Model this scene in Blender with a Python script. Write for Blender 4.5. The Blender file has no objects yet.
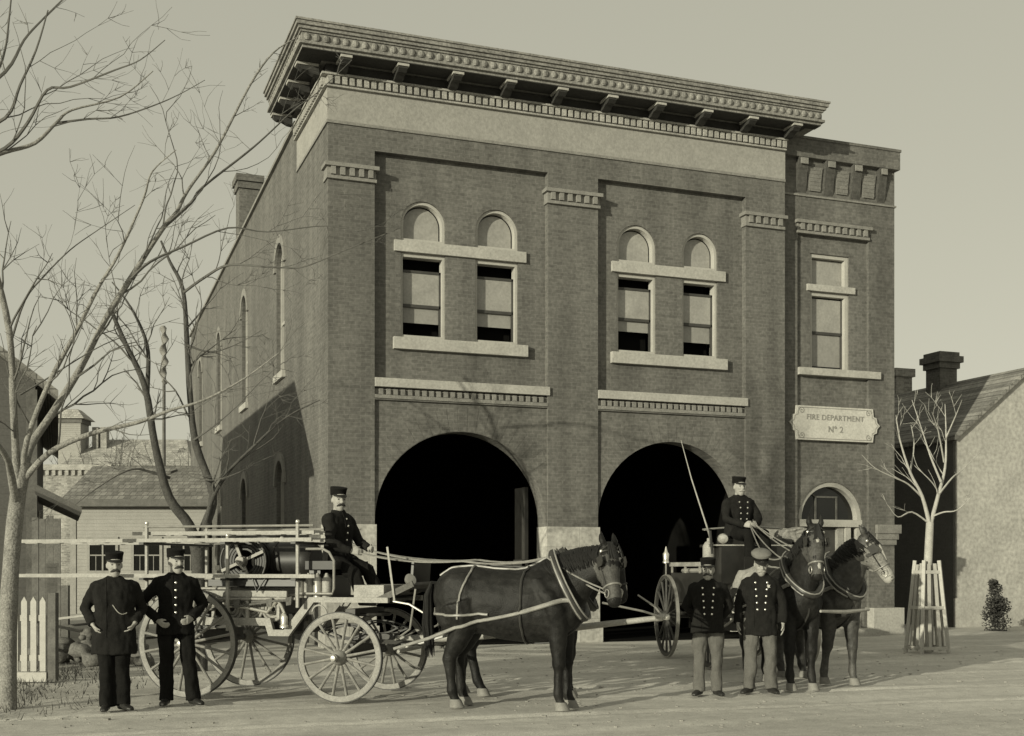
import bpy, bmesh, math, random
from mathutils import Vector, Matrix, Euler, noise
from mathutils.bvhtree import BVHTree
random.seed(7)
rad = math.radians
scene = bpy.context.scene
C = scene.collection
# ---------------------------------------------------------------- camera
CA = rad(20.6); FPX = 1207.0; EYE = 1.55; HZ = 567.0
RX = Vector((math.cos(CA), -math.sin(CA), 0)); DZ = Vector((math.sin(CA), math.cos(CA), 0))
cam_d = bpy.data.cameras.new('camera'); cam = bpy.data.objects.new('camera', cam_d); C.objects.link(cam)
cam.location = (0, 0, EYE); cam.rotation_euler = (rad(90), 0, -CA)
cam_d.sensor_width = 36; cam_d.lens = 36 * FPX / 1024; cam_d.shift_y = (HZ - 368) / 1024
cam_d.clip_start = .1; cam_d.clip_end = 3000
scene.camera = cam
def G(X, Z, z=0): return RX * X + DZ * Z + Vector((0, 0, z))          # survey grid: X across, Z away
def at(px, py, Z): return G((px - 512) / FPX * Z, Z, EYE + (HZ - py) / FPX * Z)
# ---------------------------------------------------------------- materials (black and white photograph: grey paints)
WARM = (1.0, .975, .90)
def mat(name, v, rough=.75, var=.25, scale=6., fine=0., bump=0., bscale=40., spec=.3, metal=0., coat=0.):
    m = bpy.data.materials.new(name); m.use_nodes = True
    nt = m.node_tree; N = nt.nodes; L = nt.links; b = N['Principled BSDF']
    b.inputs['Roughness'].default_value = rough; b.inputs['Metallic'].default_value = metal
    b.inputs['Specular IOR Level'].default_value = spec
    if coat: b.inputs['Coat Weight'].default_value = coat
    tc = N.new('ShaderNodeTexCoord')
    n = N.new('ShaderNodeTexNoise'); n.inputs['Scale'].default_value = scale; n.inputs['Detail'].default_value = 6; n.inputs['Roughness'].default_value = .65
    L.new(tc.outputs['Object'], n.inputs['Vector'])
    r = N.new('ShaderNodeMapRange'); r.inputs['From Min'].default_value = .25; r.inputs['From Max'].default_value = .75
    r.inputs['To Min'].default_value = 1 - var; r.inputs['To Max'].default_value = 1 + var
    L.new(n.outputs['Fac'], r.inputs['Value'])
    val = r.outputs['Result']
    if fine:
        n2 = N.new('ShaderNodeTexNoise'); n2.inputs['Scale'].default_value = scale * 9; n2.inputs['Detail'].default_value = 3
        L.new(tc.outputs['Object'], n2.inputs['Vector'])
        r2 = N.new('ShaderNodeMapRange'); r2.inputs['From Min'].default_value = .3; r2.inputs['From Max'].default_value = .7
        r2.inputs['To Min'].default_value = 1 - fine; r2.inputs['To Max'].default_value = 1 + fine
        L.new(n2.outputs['Fac'], r2.inputs['Value'])
        mu = N.new('ShaderNodeMath'); mu.operation = 'MULTIPLY'; L.new(val, mu.inputs[0]); L.new(r2.outputs['Result'], mu.inputs[1]); val = mu.outputs[0]
    vm = N.new('ShaderNodeVectorMath'); vm.operation = 'SCALE'
    vm.inputs[0].default_value = [v * c for c in WARM]; L.new(val, vm.inputs['Scale'])
    L.new(vm.outputs['Vector'], b.inputs['Base Color'])
    m['_val'] = 0
    if bump:
        n3 = N.new('ShaderNodeTexNoise'); n3.inputs['Scale'].default_value = bscale; n3.inputs['Detail'].default_value = 5
        L.new(tc.outputs['Object'], n3.inputs['Vector'])
        bp = N.new('ShaderNodeBump'); bp.inputs['Strength'].default_value = bump; bp.inputs['Distance'].default_value = .02
        L.new(n3.outputs['Fac'], bp.inputs['Height']); L.new(bp.outputs['Normal'], b.inputs['Normal'])
    return m
def brick_mat(name, v, mortar, bw=.21, bh=.072, ms=.008, var=.3, blotch=.2):
    m = bpy.data.materials.new(name); m.use_nodes = True
    nt = m.node_tree; N = nt.nodes; L = nt.links; b = N['Principled BSDF']
    b.inputs['Roughness'].default_value = .85; b.inputs['Specular IOR Level'].default_value = .2
    tc = N.new('ShaderNodeTexCoord'); g = N.new('ShaderNodeNewGeometry')
    sp = N.new('ShaderNodeSeparateXYZ'); L.new(tc.outputs['Object'], sp.inputs[0])
    sn = N.new('ShaderNodeSeparateXYZ'); L.new(g.outputs['Normal'], sn.inputs[0])
    ab = N.new('ShaderNodeMath'); ab.operation = 'ABSOLUTE'; L.new(sn.outputs['X'], ab.inputs[0])
    gt = N.new('ShaderNodeMath'); gt.operation = 'GREATER_THAN'; gt.inputs[1].default_value = .7; L.new(ab.outputs[0], gt.inputs[0])
    mx = N.new('ShaderNodeMix'); L.new(gt.outputs[0], mx.inputs['Factor']); L.new(sp.outputs['X'], mx.inputs['A']); L.new(sp.outputs['Y'], mx.inputs['B'])
    cb = N.new('ShaderNodeCombineXYZ'); L.new(mx.outputs['Result'], cb.inputs['X']); L.new(sp.outputs['Z'], cb.inputs['Y'])
    br = N.new('ShaderNodeTexBrick'); br.inputs['Scale'].default_value = 1
    br.inputs['Brick Width'].default_value = bw; br.inputs['Row Height'].default_value = bh; br.inputs['Mortar Size'].default_value = ms
    br.inputs['Color1'].default_value = (*[v * (1 - var) * c for c in WARM], 1); br.inputs['Color2'].default_value = (*[v * (1 + var) * c for c in WARM], 1)
    br.inputs['Mortar'].default_value = (*[mortar * c for c in WARM], 1); br.inputs['Mortar Smooth'].default_value = .3
    L.new(cb.outputs[0], br.inputs['Vector'])
    n = N.new('ShaderNodeTexNoise'); n.inputs['Scale'].default_value = .8; n.inputs['Detail'].default_value = 8; n.inputs['Roughness'].default_value = .7
    L.new(tc.outputs['Object'], n.inputs['Vector'])
    r = N.new('ShaderNodeMapRange'); r.inputs['From Min'].default_value = .25; r.inputs['From Max'].default_value = .75
    r.inputs['To Min'].default_value = 1 - blotch; r.inputs['To Max'].default_value = 1 + blotch; L.new(n.outputs['Fac'], r.inputs['Value'])
    n2 = N.new('ShaderNodeTexNoise'); n2.inputs['Scale'].default_value = 14; n2.inputs['Detail'].default_value = 4
    L.new(tc.outputs['Object'], n2.inputs['Vector'])
    r2 = N.new('ShaderNodeMapRange'); r2.inputs['From Min'].default_value = .3; r2.inputs['From Max'].default_value = .7
    r2.inputs['To Min'].default_value = .78; r2.inputs['To Max'].default_value = 1.22; L.new(n2.outputs['Fac'], r2.inputs['Value'])
    mp = N.new('ShaderNodeMapping'); mp.inputs['Scale'].default_value = (1.3, 1.3, .14); L.new(tc.outputs['Object'], mp.inputs['Vector'])
    n4 = N.new('ShaderNodeTexNoise'); n4.inputs['Scale'].default_value = 1.5; n4.inputs['Detail'].default_value = 5; L.new(mp.outputs['Vector'], n4.inputs['Vector'])
    r4 = N.new('ShaderNodeMapRange'); r4.inputs['From Min'].default_value = .3; r4.inputs['From Max'].default_value = .7; r4.inputs['To Min'].default_value = .80; r4.inputs['To Max'].default_value = 1.2; L.new(n4.outputs['Fac'], r4.inputs['Value'])
    m4 = N.new('ShaderNodeMath'); m4.operation = 'MULTIPLY'; L.new(r2.outputs['Result'], m4.inputs[0]); L.new(r4.outputs['Result'], m4.inputs[1])
    mu = N.new('ShaderNodeMath'); mu.operation = 'MULTIPLY'; L.new(r.outputs['Result'], mu.inputs[0]); L.new(m4.outputs[0], mu.inputs[1])
    vm = N.new('ShaderNodeVectorMath'); vm.operation = 'SCALE'; L.new(br.outputs['Color'], vm.inputs[0]); L.new(mu.outputs[0], vm.inputs['Scale'])
    L.new(vm.outputs['Vector'], b.inputs['Base Color'])
    bp = N.new('ShaderNodeBump'); bp.inputs['Strength'].default_value = .5; bp.inputs['Distance'].default_value = .01; bp.invert = True
    L.new(br.outputs['Fac'], bp.inputs['Height']); L.new(bp.outputs['Normal'], b.inputs['Normal'])
    return m
def board_mat(name, v, pitch=.12, var=.12, axis='Z'):
    m = mat(name, v, .8, var, 3, .12)
    nt = m.node_tree; N = nt.nodes; L = nt.links; b = N['Principled BSDF']
    tc = N.new('ShaderNodeTexCoord'); sp = N.new('ShaderNodeSeparateXYZ'); L.new(tc.outputs['Object'], sp.inputs[0])
    d = N.new('ShaderNodeMath'); d.operation = 'DIVIDE'; d.inputs[1].default_value = pitch; L.new(sp.outputs[axis], d.inputs[0])
    fr = N.new('ShaderNodeMath'); fr.operation = 'FRACT'; L.new(d.outputs[0], fr.inputs[0])
    iv = N.new('ShaderNodeMath'); iv.operation = 'SUBTRACT'; iv.inputs[0].default_value = 1; L.new(fr.outputs[0], iv.inputs[1])
    bp = N.new('ShaderNodeBump'); bp.inputs['Strength'].default_value = 1; bp.inputs['Distance'].default_value = .03
    L.new(iv.outputs[0], bp.inputs['Height']); L.new(bp.outputs['Normal'], b.inputs['Normal'])
    return m
M = {}
M['brick'] = brick_mat('brick', .118, .145, ms=.007, var=.12, blotch=.13)
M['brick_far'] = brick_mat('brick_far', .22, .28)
M['stone'] = mat('pale_stone', .35, .85, .16, 2.2, .14, .3, 25)
M['soffit'] = mat('soffit_painted_shade', .035, .8, .25, 5, .15)  # shade under the cornice put into the colour of soffit and brackets
M['dentil'] = mat('weathered_terracotta', .30, .85, .3, 4, .3)
M['moulding'] = mat('moulded_brick', .20, .85, .25, 5, .2)
M['frieze'] = mat('stucco_frieze', .275, .85, .12, 1.6, .12, .3, 30)
M['cornice'] = mat('painted_cornice', .20, .75, .4, 3, .35)
M['white'] = mat('white_painted_wood', .37, .6, .1, 4, .08)
M['sash'] = mat('dark_sash', .05, .5, .2, 6)
M['blind'] = mat('linen_blind', .27, .9, .22, 2.2, .1, .3, 9, coat=.8)
M['blind_low'] = mat('linen_blind_behind_glass', .23, .9, .2, 2, .08, .3, 8, coat=.8)
M['dark_room'] = mat('shade_black_interior', .006, .95, .3, 1, 0, 0, 40, .05)  # near-black colour carries the shade indoors and hides sun patches
M['roof'] = mat('tar_roof', .08, .9)
M['shingle'] = brick_mat('shingles', .20, .10, .2, .14, .012, .25, .15)
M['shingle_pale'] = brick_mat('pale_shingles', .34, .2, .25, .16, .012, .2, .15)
M['plaster'] = mat('whitewashed_wall', .36, .9, .22, 1.1, .22, .3, 12)
M['clap_dark'] = board_mat('dark_clapboard', .085)
M['clap'] = board_mat('pale_clapboard', .27)
M['picket'] = mat('picket_paint', .38, .7, .15, 8, .1)
M['oldwood'] = mat('weathered_wood', .11, .85, .35, 5, .2)
M['palewood'] = mat('pale_ladder_wood', .29, .65, .2, 5, .15)
M['wheelpaint'] = mat('wheel_paint', .21, .6, .28, 7, .2)
M['wheeldark'] = mat('dark_wheel_paint', .05, .5, .3, 8, .1)
M['iron'] = mat('black_iron', .03, .45, .3, 9)
M['steel'] = mat('worn_steel', .35, .4, .25, 9, 0, 0, 40, .5, .5)
M['coachblack'] = mat('coach_black', .018, .35, .3, 5, 0, 0, 40, .4)
M['cream'] = mat('cream_coach_paint', .27, .6, .28, 6, .2)
M['brass'] = mat('polished_brass', .7, .25, .1, 6, 0, 0, 40, .5, .7)
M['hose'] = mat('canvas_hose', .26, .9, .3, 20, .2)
M['tarp'] = mat('folded_canvas', .2, .9, .3, 9, .2, .4, 30)
M['cloth'] = mat('dark_wool', .0085, .95, .35, 8, .2, .25, 90, .12)
M['cloth2'] = mat('dark_wool_coat', .013, .95, .35, 8, .2, .25, 90, .12)
M['trouser'] = mat('grey_wool_trousers', .10, .95, .2, 8, .12, .25, 90, .15)
M['capcover'] = mat('pale_cap_cover', .15, .9, .2, 12)
M['skin'] = mat('skin', .29, .6, .12, 14, .05, 0, 40, .3)
M['hair'] = mat('dark_hair', .03, .7, .3, 30)
M['greyhair'] = mat('grey_hair', .3, .7, .3, 30)
M['leather'] = mat('black_leather', .022, .45, .3, 12)
M['strap'] = mat('worn_harness_leather', .21, .42, .35, 10, .15, 0, 40, .5)
M['darkstrap'] = mat('dark_harness_leather', .035, .4, .3, 12)
M['hoof'] = mat('dusty_hoof', .19, .8, .3, 14)
M['horse_dark'] = mat('dark_horse_coat', .0135, .5, .75, 2.6, .3, .3, 90, .16)
M['horse_bay'] = mat('bay_horse_coat', .05, .52, .75, 2.6, .3, .3, 90, .3)
M['muzzle'] = mat('pale_horse_marking', .33, .7, .2, 14)
M['mane'] = mat('horse_hair', .012, .6, .4, 20)
M['bark'] = mat('grey_bark', .2, .9, .35, 7, .35, .8, 30)
M['darkbark'] = mat('dark_bark', .06, .9, .35, 7, .3, .6, 30)
M['palebark'] = mat('pale_young_bark', .34, .8, .2, 9, .2)
M['twig'] = mat('twig_bark', .10, .9, .3, 7)
M['grass'] = mat('dry_grass', .10, .9, .5, 3, .3)
M['shrub'] = mat('evergreen_leaf', .05, .8, .4, 6, .2)
M['pebble'] = mat('dusty_pebble', .25, .95, .3, 5, .2)
M['rock'] = mat('rubble_stone', .12, .9, .4, 5, .3, .5, 12)
M['corbel_brick'] = brick_mat('shade_toned_brick', .075, .09, ms=.007, var=.12, blotch=.13)  # darker copy of the wall brick: corbel shade put into the colour
M['stone_block'] = brick_mat('stone_blocks', .35, .25, .8, .49, .006, .07, .2)
M['grey_face'] = mat('grizzled_horse_face', .17, .7, .5, 6, .3)
M['brown_sunlit_face'] = mat('brown_sunlit_horse_face', .06, .7, .5, 6, .3)  # brown lifted above the coat: sunlight on the head put into the colour
M['horse_black'] = mat('black_horse_coat', .008, .55, .5, 3, .3, .3, 90, .25)
M['pale_brick'] = mat('pale_brick_panel', .165, .85, .25, 5, .2)
M['tablet'] = mat('carved_tablet_stone', .47, .85, .14, 3, .12, .3, 25)
M['dull_trim'] = mat('dull_window_trim', .24, .8, .2, 5, .1)
M['letter'] = mat('incised_letters', .25, .9, .2, 8)
gl = bpy.data.materials.new('window_glass'); gl.use_nodes = True
_b = gl.node_tree.nodes['Principled BSDF']; _b.inputs['Base Color'].default_value = (.012, .012, .011, 1); _b.inputs['Roughness'].default_value = .06; _b.inputs['Specular IOR Level'].default_value = .5
M['glass'] = gl
# ---------------------------------------------------------------- mesh builder
class MB:
    def __init__(s): s.v = []; s.f = []
    def add(s, vs, fs):
        o = len(s.v); s.v += [Vector(v) for v in vs]; s.f += [tuple(i + o for i in f) for f in fs]; return s
    def box(s, x0, x1, y0, y1, z0, z1):
        return s.add([(x, y, z) for z in (z0, z1) for y in (y0, y1) for x in (x0, x1)],
                     [(0, 2, 3, 1), (4, 5, 7, 6), (0, 1, 5, 4), (2, 6, 7, 3), (0, 4, 6, 2), (1, 3, 7, 5)])
    def bar(s, a, b, w, h, up=(0, 0, 1)):                              # rectangular bar from a to b
        a = Vector(a); b = Vector(b); d = (b - a).normalized(); u = Vector(up); sd = d.cross(u)
        if sd.length < 1e-4: u = Vector((1, 0, 0)); sd = d.cross(u)
        sd.normalize(); u = sd.cross(d)
        vs = [p + sd * (w / 2 * i) + u * (h / 2 * j) for p in (a, b) for j in (-1, 1) for i in (-1, 1)]
        return s.add(vs, [(0, 2, 3, 1), (4, 5, 7, 6), (0, 1, 5, 4), (2, 6, 7, 3), (0, 4, 6, 2), (1, 3, 7, 5)])
    def rings(s, rings, cap=True, closed=False):
        n = len(rings[0]); vs = [p for r in rings for p in r]; fs = []
        m = len(rings)
        for i in range(m if closed else m - 1):
            j = (i + 1) % m
            for k in range(n):
                l = (k + 1) % n
                fs.append((i * n + k, i * n + l, j * n + l, j * n + k))
        if cap and not closed: fs.append(tuple(range(n - 1, -1, -1))); fs.append(tuple((m - 1) * n + k for k in range(n)))
        return s.add(vs, fs)
    def tube(s, pts, r, n=8, closed=False, flat=1.0, side=None):
        pts = [Vector(p) for p in pts]; m = len(pts)
        rs = r if isinstance(r, (list, tuple)) else [r] * m
        rings = []; ref = Vector(side) if side else None
        for i, p in enumerate(pts):
            if closed: d = pts[(i + 1) % m] - pts[i - 1]
            else: d = pts[min(i + 1, m - 1)] - pts[max(i - 1, 0)]
            if d.length < 1e-9: d = Vector((0, 0, 1))
            d.normalize()
            if ref is None: ref = Vector((0, 0, 1)) if abs(d.z) < .9 else Vector((1, 0, 0))
            a = ref - d * ref.dot(d)
            if a.length < 1e-5: a = d.orthogonal()
            a.normalize(); b = d.cross(a)
            if not side: ref = a
            rings.append([p + (a * math.cos(t) + b * math.sin(t) * flat) * rs[i] for t in [2 * math.pi * k / n for k in range(n)]])
        return s.rings(rings, True, closed)
    def loft(s, secs, n=16, pw=2.0):                                   # (centre, axis a, axis b)
        rings = []
        for c, a, b in secs:
            c = Vector(c); a = Vector(a); b = Vector(b); ring = []
            for k in range(n):
                t = 2 * math.pi * k / n; co = math.cos(t); si = math.sin(t)
                ring.append(c + a * (abs(co) ** (2 / pw) * (1 if co >= 0 else -1)) + b * (abs(si) ** (2 / pw) * (1 if si >= 0 else -1)))
            rings.append(ring)
        return s.rings(rings)
    def ball(s, c, r, n=10):
        c = Vector(c); r = Vector((r, r, r)) if isinstance(r, (int, float)) else Vector(r); m = n // 2 + 1
        rings = []
        for i in range(1, m):
            ph = math.pi * i / m
            rings.append([c + Vector((r.x * math.sin(ph) * math.cos(2 * math.pi * k / n), r.y * math.sin(ph) * math.sin(2 * math.pi * k / n), -r.z * math.cos(ph))) for k in range(n)])
        return s.rings(rings)
    def prism(s, poly, o, u, v, w):                                    # polygon (a,b) -> o+u*a+v*b, swept by w
        o = Vector(o); u = Vector(u); v = Vector(v); w = Vector(w); n = len(poly)
        A = [o + u * a + v * b for a, b in poly]; B = [p + w for p in A]
        return s.add(A + B, [tuple(range(n)), tuple(range(2 * n - 1, n - 1, -1))] + [(k, n + k, n + (k + 1) % n, (k + 1) % n) for k in range(n)])
    def lathe(s, prof, c, n=16, ax=(0, 0, 1), ref=None):
        c = Vector(c); ax = Vector(ax).normalized(); a = (Vector(ref) if ref else ax.orthogonal()).normalized(); b = ax.cross(a)
        return s.rings([[c + ax * h + (a * math.cos(2 * math.pi * k / n) + b * math.sin(2 * math.pi * k / n)) * r for k in range(n)] for r, h in prof])
    def xf(s, mtx): s.v = [mtx @ v for v in s.v]; return s
    def merge(s, o): return s.add(o.v, o.f)
    def mesh(s, name, smooth=False, fix=True):
        me = bpy.data.meshes.new(name); me.from_pydata([tuple(v) for v in s.v], [], s.f)
        if fix:
            bm = bmesh.new(); bm.from_mesh(me); bmesh.ops.recalc_face_normals(bm, faces=bm.faces); bm.to_mesh(me); bm.free()
        if smooth: smooth_mesh(me)
        return me
def smooth_mesh(me, ang=45):
    me.polygons.foreach_set('use_smooth', [True] * len(me.polygons))
    try: me.set_sharp_from_angle(angle=rad(ang))
    except Exception: pass
def link(name, me, m, parent=None):
    o = bpy.data.objects.new(name, me); C.objects.link(o)
    if m is not None: me.materials.clear(); me.materials.append(M[m] if isinstance(m, str) else m)
    if parent is not None: o.parent = parent
    return o
def part(name, mb, m, parent, smooth=False, world=False):
    if world:
        r = parent
        while r.parent: r = r.parent
        inv = (Matrix.Translation(r.location) @ Euler(r.rotation_euler).to_matrix().to_4x4() @ Matrix.Diagonal((*r.scale, 1))).inverted()
        mb.xf(inv)
    return link(name, mb.mesh(name, smooth), m, parent)
def tag(o, label=None, cat=None, group=None, kind=None):
    for k, v in (('label', label), ('category', cat), ('group', group), ('kind', kind)):
        if v: o[k] = v
    return o
def thing(name, label, cat, loc=(0, 0, 0), rz=0, group=None, scale=1):
    o = bpy.data.objects.new(name, None); C.objects.link(o); o.location = loc; o.rotation_euler = (0, 0, rz); o.scale = (scale,) * 3
    o.empty_display_size = .2
    return tag(o, label, cat, group)
def evaluated(me, mods):
    o = bpy.data.objects.new('work', me); C.objects.link(o)
    helpers = []
    for kind, kw in mods:
        md = o.modifiers.new('m', kind)
        for k, v in kw.items():
            setattr(md, k, v)
    dg = bpy.context.evaluated_depsgraph_get(); dg.update()
    out = bpy.data.meshes.new_from_object(o.evaluated_get(dg))
    bpy.data.objects.remove(o, do_unlink=True)
    return out
def remesh(mb, vox, it=3, fac=.5, wob=0, wscale=9, seed=0, wdir=(1, 1, 1)):
    me = mb.mesh('work')
    out = evaluated(me, [('REMESH', dict(mode='VOXEL', voxel_size=vox)), ('SMOOTH', dict(factor=fac, iterations=it))])
    if wob:
        off = Vector((seed * 3.7, seed * 1.3, 0)); wd = Vector(wdir)
        nv = [(v.co.copy(), v.normal.copy()) for v in out.vertices]
        for v, (c, n) in zip(out.vertices, nv):
            q = Vector((c.x * wd.x, c.y * wd.y, c.z * wd.z)) * wscale + off
            v.co = c + n * (noise.noise(q) + .5 * noise.noise(q * 2.3)) * wob
    out.polygons.foreach_set('use_smooth', [True] * len(out.polygons))
    return out
def boolean(mb, cutters):
    me = mb.mesh('work'); hs = []; mods = []
    for c in cutters:
        h = bpy.data.objects.new('cutter', c.mesh('cutter')); C.objects.link(h); hs.append(h)
        mods.append(('BOOLEAN', dict(operation='DIFFERENCE', object=h, solver='EXACT')))
    out = evaluated(me, mods)
    for h in hs: bpy.data.objects.remove(h, do_unlink=True)
    return out
def local(me, root):
    me.transform((Matrix.Translation(root.location) @ Euler(root.rotation_euler).to_matrix().to_4x4()).inverted()); return me
def arch(x0, x1, z0, zs, n=20):                                        # outline of an opening with a round head springing at zs
    r = (x1 - x0) / 2; c = (x0 + x1) / 2
    return [(x0, z0), (x1, z0)] + [(c + r * math.cos(math.pi * k / n), zs + r * math.sin(math.pi * k / n)) for k in range(n + 1)]
# ---------------------------------------------------------------- sun and sky
AZ = rad(60); EL = rad(10)
travel = Vector((math.sin(AZ) * math.cos(EL), math.cos(AZ) * math.cos(EL), -math.sin(EL)))
SUN_TINT = (1, .93, .66); SKYC = 1.88; SKY_TINT = (1.0, .978, .785)
sd = bpy.data.lights.new('sun', 'SUN'); sun = bpy.data.objects.new('sun', sd); C.objects.link(sun)
sun.rotation_euler = travel.to_track_quat('-Z', 'Y').to_euler(); sd.energy = 3.0; sd.angle = rad(.55); sd.color = (1, .96, .755)
w = bpy.data.worlds.new('World'); scene.world = w; w.use_nodes = True
N = w.node_tree.nodes; L = w.node_tree.links; bg = N['Background']
sk = N.new('ShaderNodeTexSky'); sk.sky_type = 'NISHITA'; sk.sun_disc = False; sk.sun_elevation = EL; sk.sun_rotation = rad(240)
sk.dust_density = 2.0; sk.air_density = 1.0; sk.ozone_density = 1.0
bw = N.new('ShaderNodeRGBToBW'); L.new(sk.outputs[0], bw.inputs[0])
vm = N.new('ShaderNodeVectorMath'); vm.operation = 'SCALE'; vm.inputs[0].default_value = SKY_TINT; hz = N.new('ShaderNodeMath'); hz.operation = 'MULTIPLY_ADD'; hz.inputs[1].default_value = .30; hz.inputs[2].default_value = SKYC; L.new(bw.outputs[0], hz.inputs[0]); L.new(hz.outputs[0], vm.inputs['Scale'])
L.new(vm.outputs['Vector'], bg.inputs['Color']); bg.inputs['Strength'].default_value = .125
scene.view_settings.view_transform = 'Standard'; scene.view_settings.look = 'None'; scene.view_settings.gamma = 1
scene.view_settings.exposure = 0.6
# ================================================================ GROUND
def ground_material():
    m = bpy.data.materials.new('dirt_street'); m.use_nodes = True
    nt = m.node_tree; N = nt.nodes; L = nt.links; b = N['Principled BSDF']; b.inputs['Roughness'].default_value = .95; b.inputs['Specular IOR Level'].default_value = .1
    tc = N.new('ShaderNodeTexCoord')
    def ns(scale, det, vec=None):
        n = N.new('ShaderNodeTexNoise'); n.inputs['Scale'].default_value = scale; n.inputs['Detail'].default_value = det; n.inputs['Roughness'].default_value = .65
        L.new(vec or tc.outputs['Object'], n.inputs['Vector']); return n.outputs['Fac']
    mp = N.new('ShaderNodeMapping'); mp.inputs['Scale'].default_value = (.05, 1.0, 1); mp.inputs['Rotation'].default_value = (0, 0, rad(-3)); L.new(tc.outputs['Object'], mp.inputs['Vector'])
    def rng(x, lo, hi, a=.3, c=.7):
        r = N.new('ShaderNodeMapRange'); r.inputs['From Min'].default_value = a; r.inputs['From Max'].default_value = c; r.inputs['To Min'].default_value = lo; r.inputs['To Max'].default_value = hi; L.new(x, r.inputs['Value']); return r.outputs['Result']
    def mul(a, c):
        k = N.new('ShaderNodeMath'); k.operation = 'MULTIPLY'; L.new(a, k.inputs[0]); L.new(c, k.inputs[1]); return k.outputs[0]
    tr = ns(1.6, 5, mp.outputs['Vector'])
    v = mul(mul(rng(tr, .84, 1.16), rng(ns(.35, 8), .85, 1.15)), mul(rng(ns(7, 8), .88, 1.12), rng(ns(75, 4), .66, 1.34)))
    s = N.new('ShaderNodeVectorMath'); s.operation = 'SCALE'; s.inputs[0].default_value = [.50 * c for c in WARM]; L.new(v, s.inputs['Scale']); L.new(s.outputs['Vector'], b.inputs['Base Color'])
    ad = N.new('ShaderNodeMath'); ad.operation = 'MULTIPLY_ADD'; ad.inputs[1].default_value = .5; L.new(ns(22, 6), ad.inputs[0]); L.new(tr, ad.inputs[2])
    bp = N.new('ShaderNodeBump'); bp.inputs['Strength'].default_value = .3; bp.inputs['Distance'].default_value = .02; L.new(ad.outputs[0], bp.inputs['Height']); L.new(bp.outputs['Normal'], b.inputs['Normal'])
    return m
M['dirt'] = ground_material()
g = MB()
# graded sheet: fine near the camera with ruts, one large skirt to the horizon
NX, NY = 420, 330; X0, X1, Y0, Y1 = -12, 30, 4, 30
def gz(x, y):
    e = min((x - X0) / 3, (X1 - x) / 3, (y - Y0) / 3, (Y1 - y) / 3, 1); e = max(e, 0)
    flat = 1 if y < 20 else max(0, (22.3 - y) / 2.3)
    z = .012 * noise.noise((x * .5, y * 2.4, 0)) + .006 * noise.noise((x * 3, y * 3, 5)) + .014 * noise.noise((x * .06 + 3, y * 1.5, 9))
    r = 0
    for y0, am, ph, dp in ((13.9, .5, 0, .022), (15.35, .5, 0, .02), (11.2, .7, 1.3, .018), (12.7, .7, 1.35, .02), (17.6, .35, 2.1, .014), (16.4, .6, .7, .014)):
        yc = y0 + am * math.sin(x * .16 + ph) + .05 * noise.noise((x, y0, 0)); t_ = (y - yc) / .09
        if abs(t_) < 4: r += dp * (-math.exp(-t_ * t_) + .5 * math.exp(-(abs(t_) - 1.7) ** 2)) * (.4 + .9 * abs(noise.noise((x * .35, y0, 7))) + .5)
    z += r + .004 * noise.noise((x * 6, y * 6, 2)) + .003 * noise.noise((x * 14, y * 14, 3))
    return (z - .02) * e * flat
vs = [(X0 + (X1 - X0) * i / NX, Y0 + (Y1 - Y0) * j / NY) for j in range(NY + 1) for i in range(NX + 1)]
vs = [(x, y, gz(x, y)) for x, y in vs]
g.add(vs, [(j * (NX + 1) + i, j * (NX + 1) + i + 1, (j + 1) * (NX + 1) + i + 1, (j + 1) * (NX + 1) + i) for j in range(NY) for i in range(NX)])
o = len(g.v); B = 1500
g.v += [Vector(p) for p in ((-B, -B, 0), (B, -B, 0), (B, B, 0), (-B, B, 0), (X0, Y0, 0), (X1, Y0, 0), (X1, Y1, 0), (X0, Y1, 0))]
g.f += [(o, o + 1, o + 5, o + 4), (o + 1, o + 2, o + 6, o + 5), (o + 2, o + 3, o + 7, o + 6), (o + 3, o, o + 4, o + 7)]
gr = link('ground', g.mesh('ground', True), 'dirt'); tag(gr, kind='structure')
# ================================================================ FIRE STATION
YF = 22.68; XL = 4.79; XR = 14.92; XT = 18.03
st = thing('fire_station', 'two storey brick fire station with two arched engine doors and heavy bracketed cornice', 'fire station', (XL, YF, 0))
def sp_(name, mb, m, parent=st, smooth=False): return part(name, mb, m, parent, smooth, world=True)
def fr(poly, y, d): return MB().prism(poly, (0, y, 0), (1, 0, 0), (0, 0, 1), (0, d, 0))   # front plane shape
def rect(x0, x1, z0, z1): return [(x0, z0), (x1, z0), (x1, z1), (x0, z1)]
PIL = [(XL, 5.70), (9.30, 10.42), (13.93, XR)]
BAY = [(5.70, 9.30), (10.42, 13.93)]
WIN = [(6.26, 7.17), (7.80, 8.71), (10.92, 11.83), (12.46, 13.32)]
wall = MB().box(XL, XR, YF, YF + .5, 0, 11.0)
panels = MB()
for a, b in BAY:
    panels.merge(fr(rect(a, b, 4.80, 9.56), YF - .5, .65))
cuts2 = MB()
for a, b in BAY:
    panels.merge(fr(rect(a, b, -.3, 4.78), YF - .5, .56))
    cuts2.merge(fr(arch(a + .02, b - .02, -.3, 2.45 if a < 8 else 2.47, 36), YF - 1, 3))
for a, b in WIN: cuts2.merge(fr(arch(a, b, 6.02, 8.28, 20), YF - 1, 3))
me = boolean(wall, [panels, cuts2]); local(me, st); link('wall', me, 'brick', st)
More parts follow.
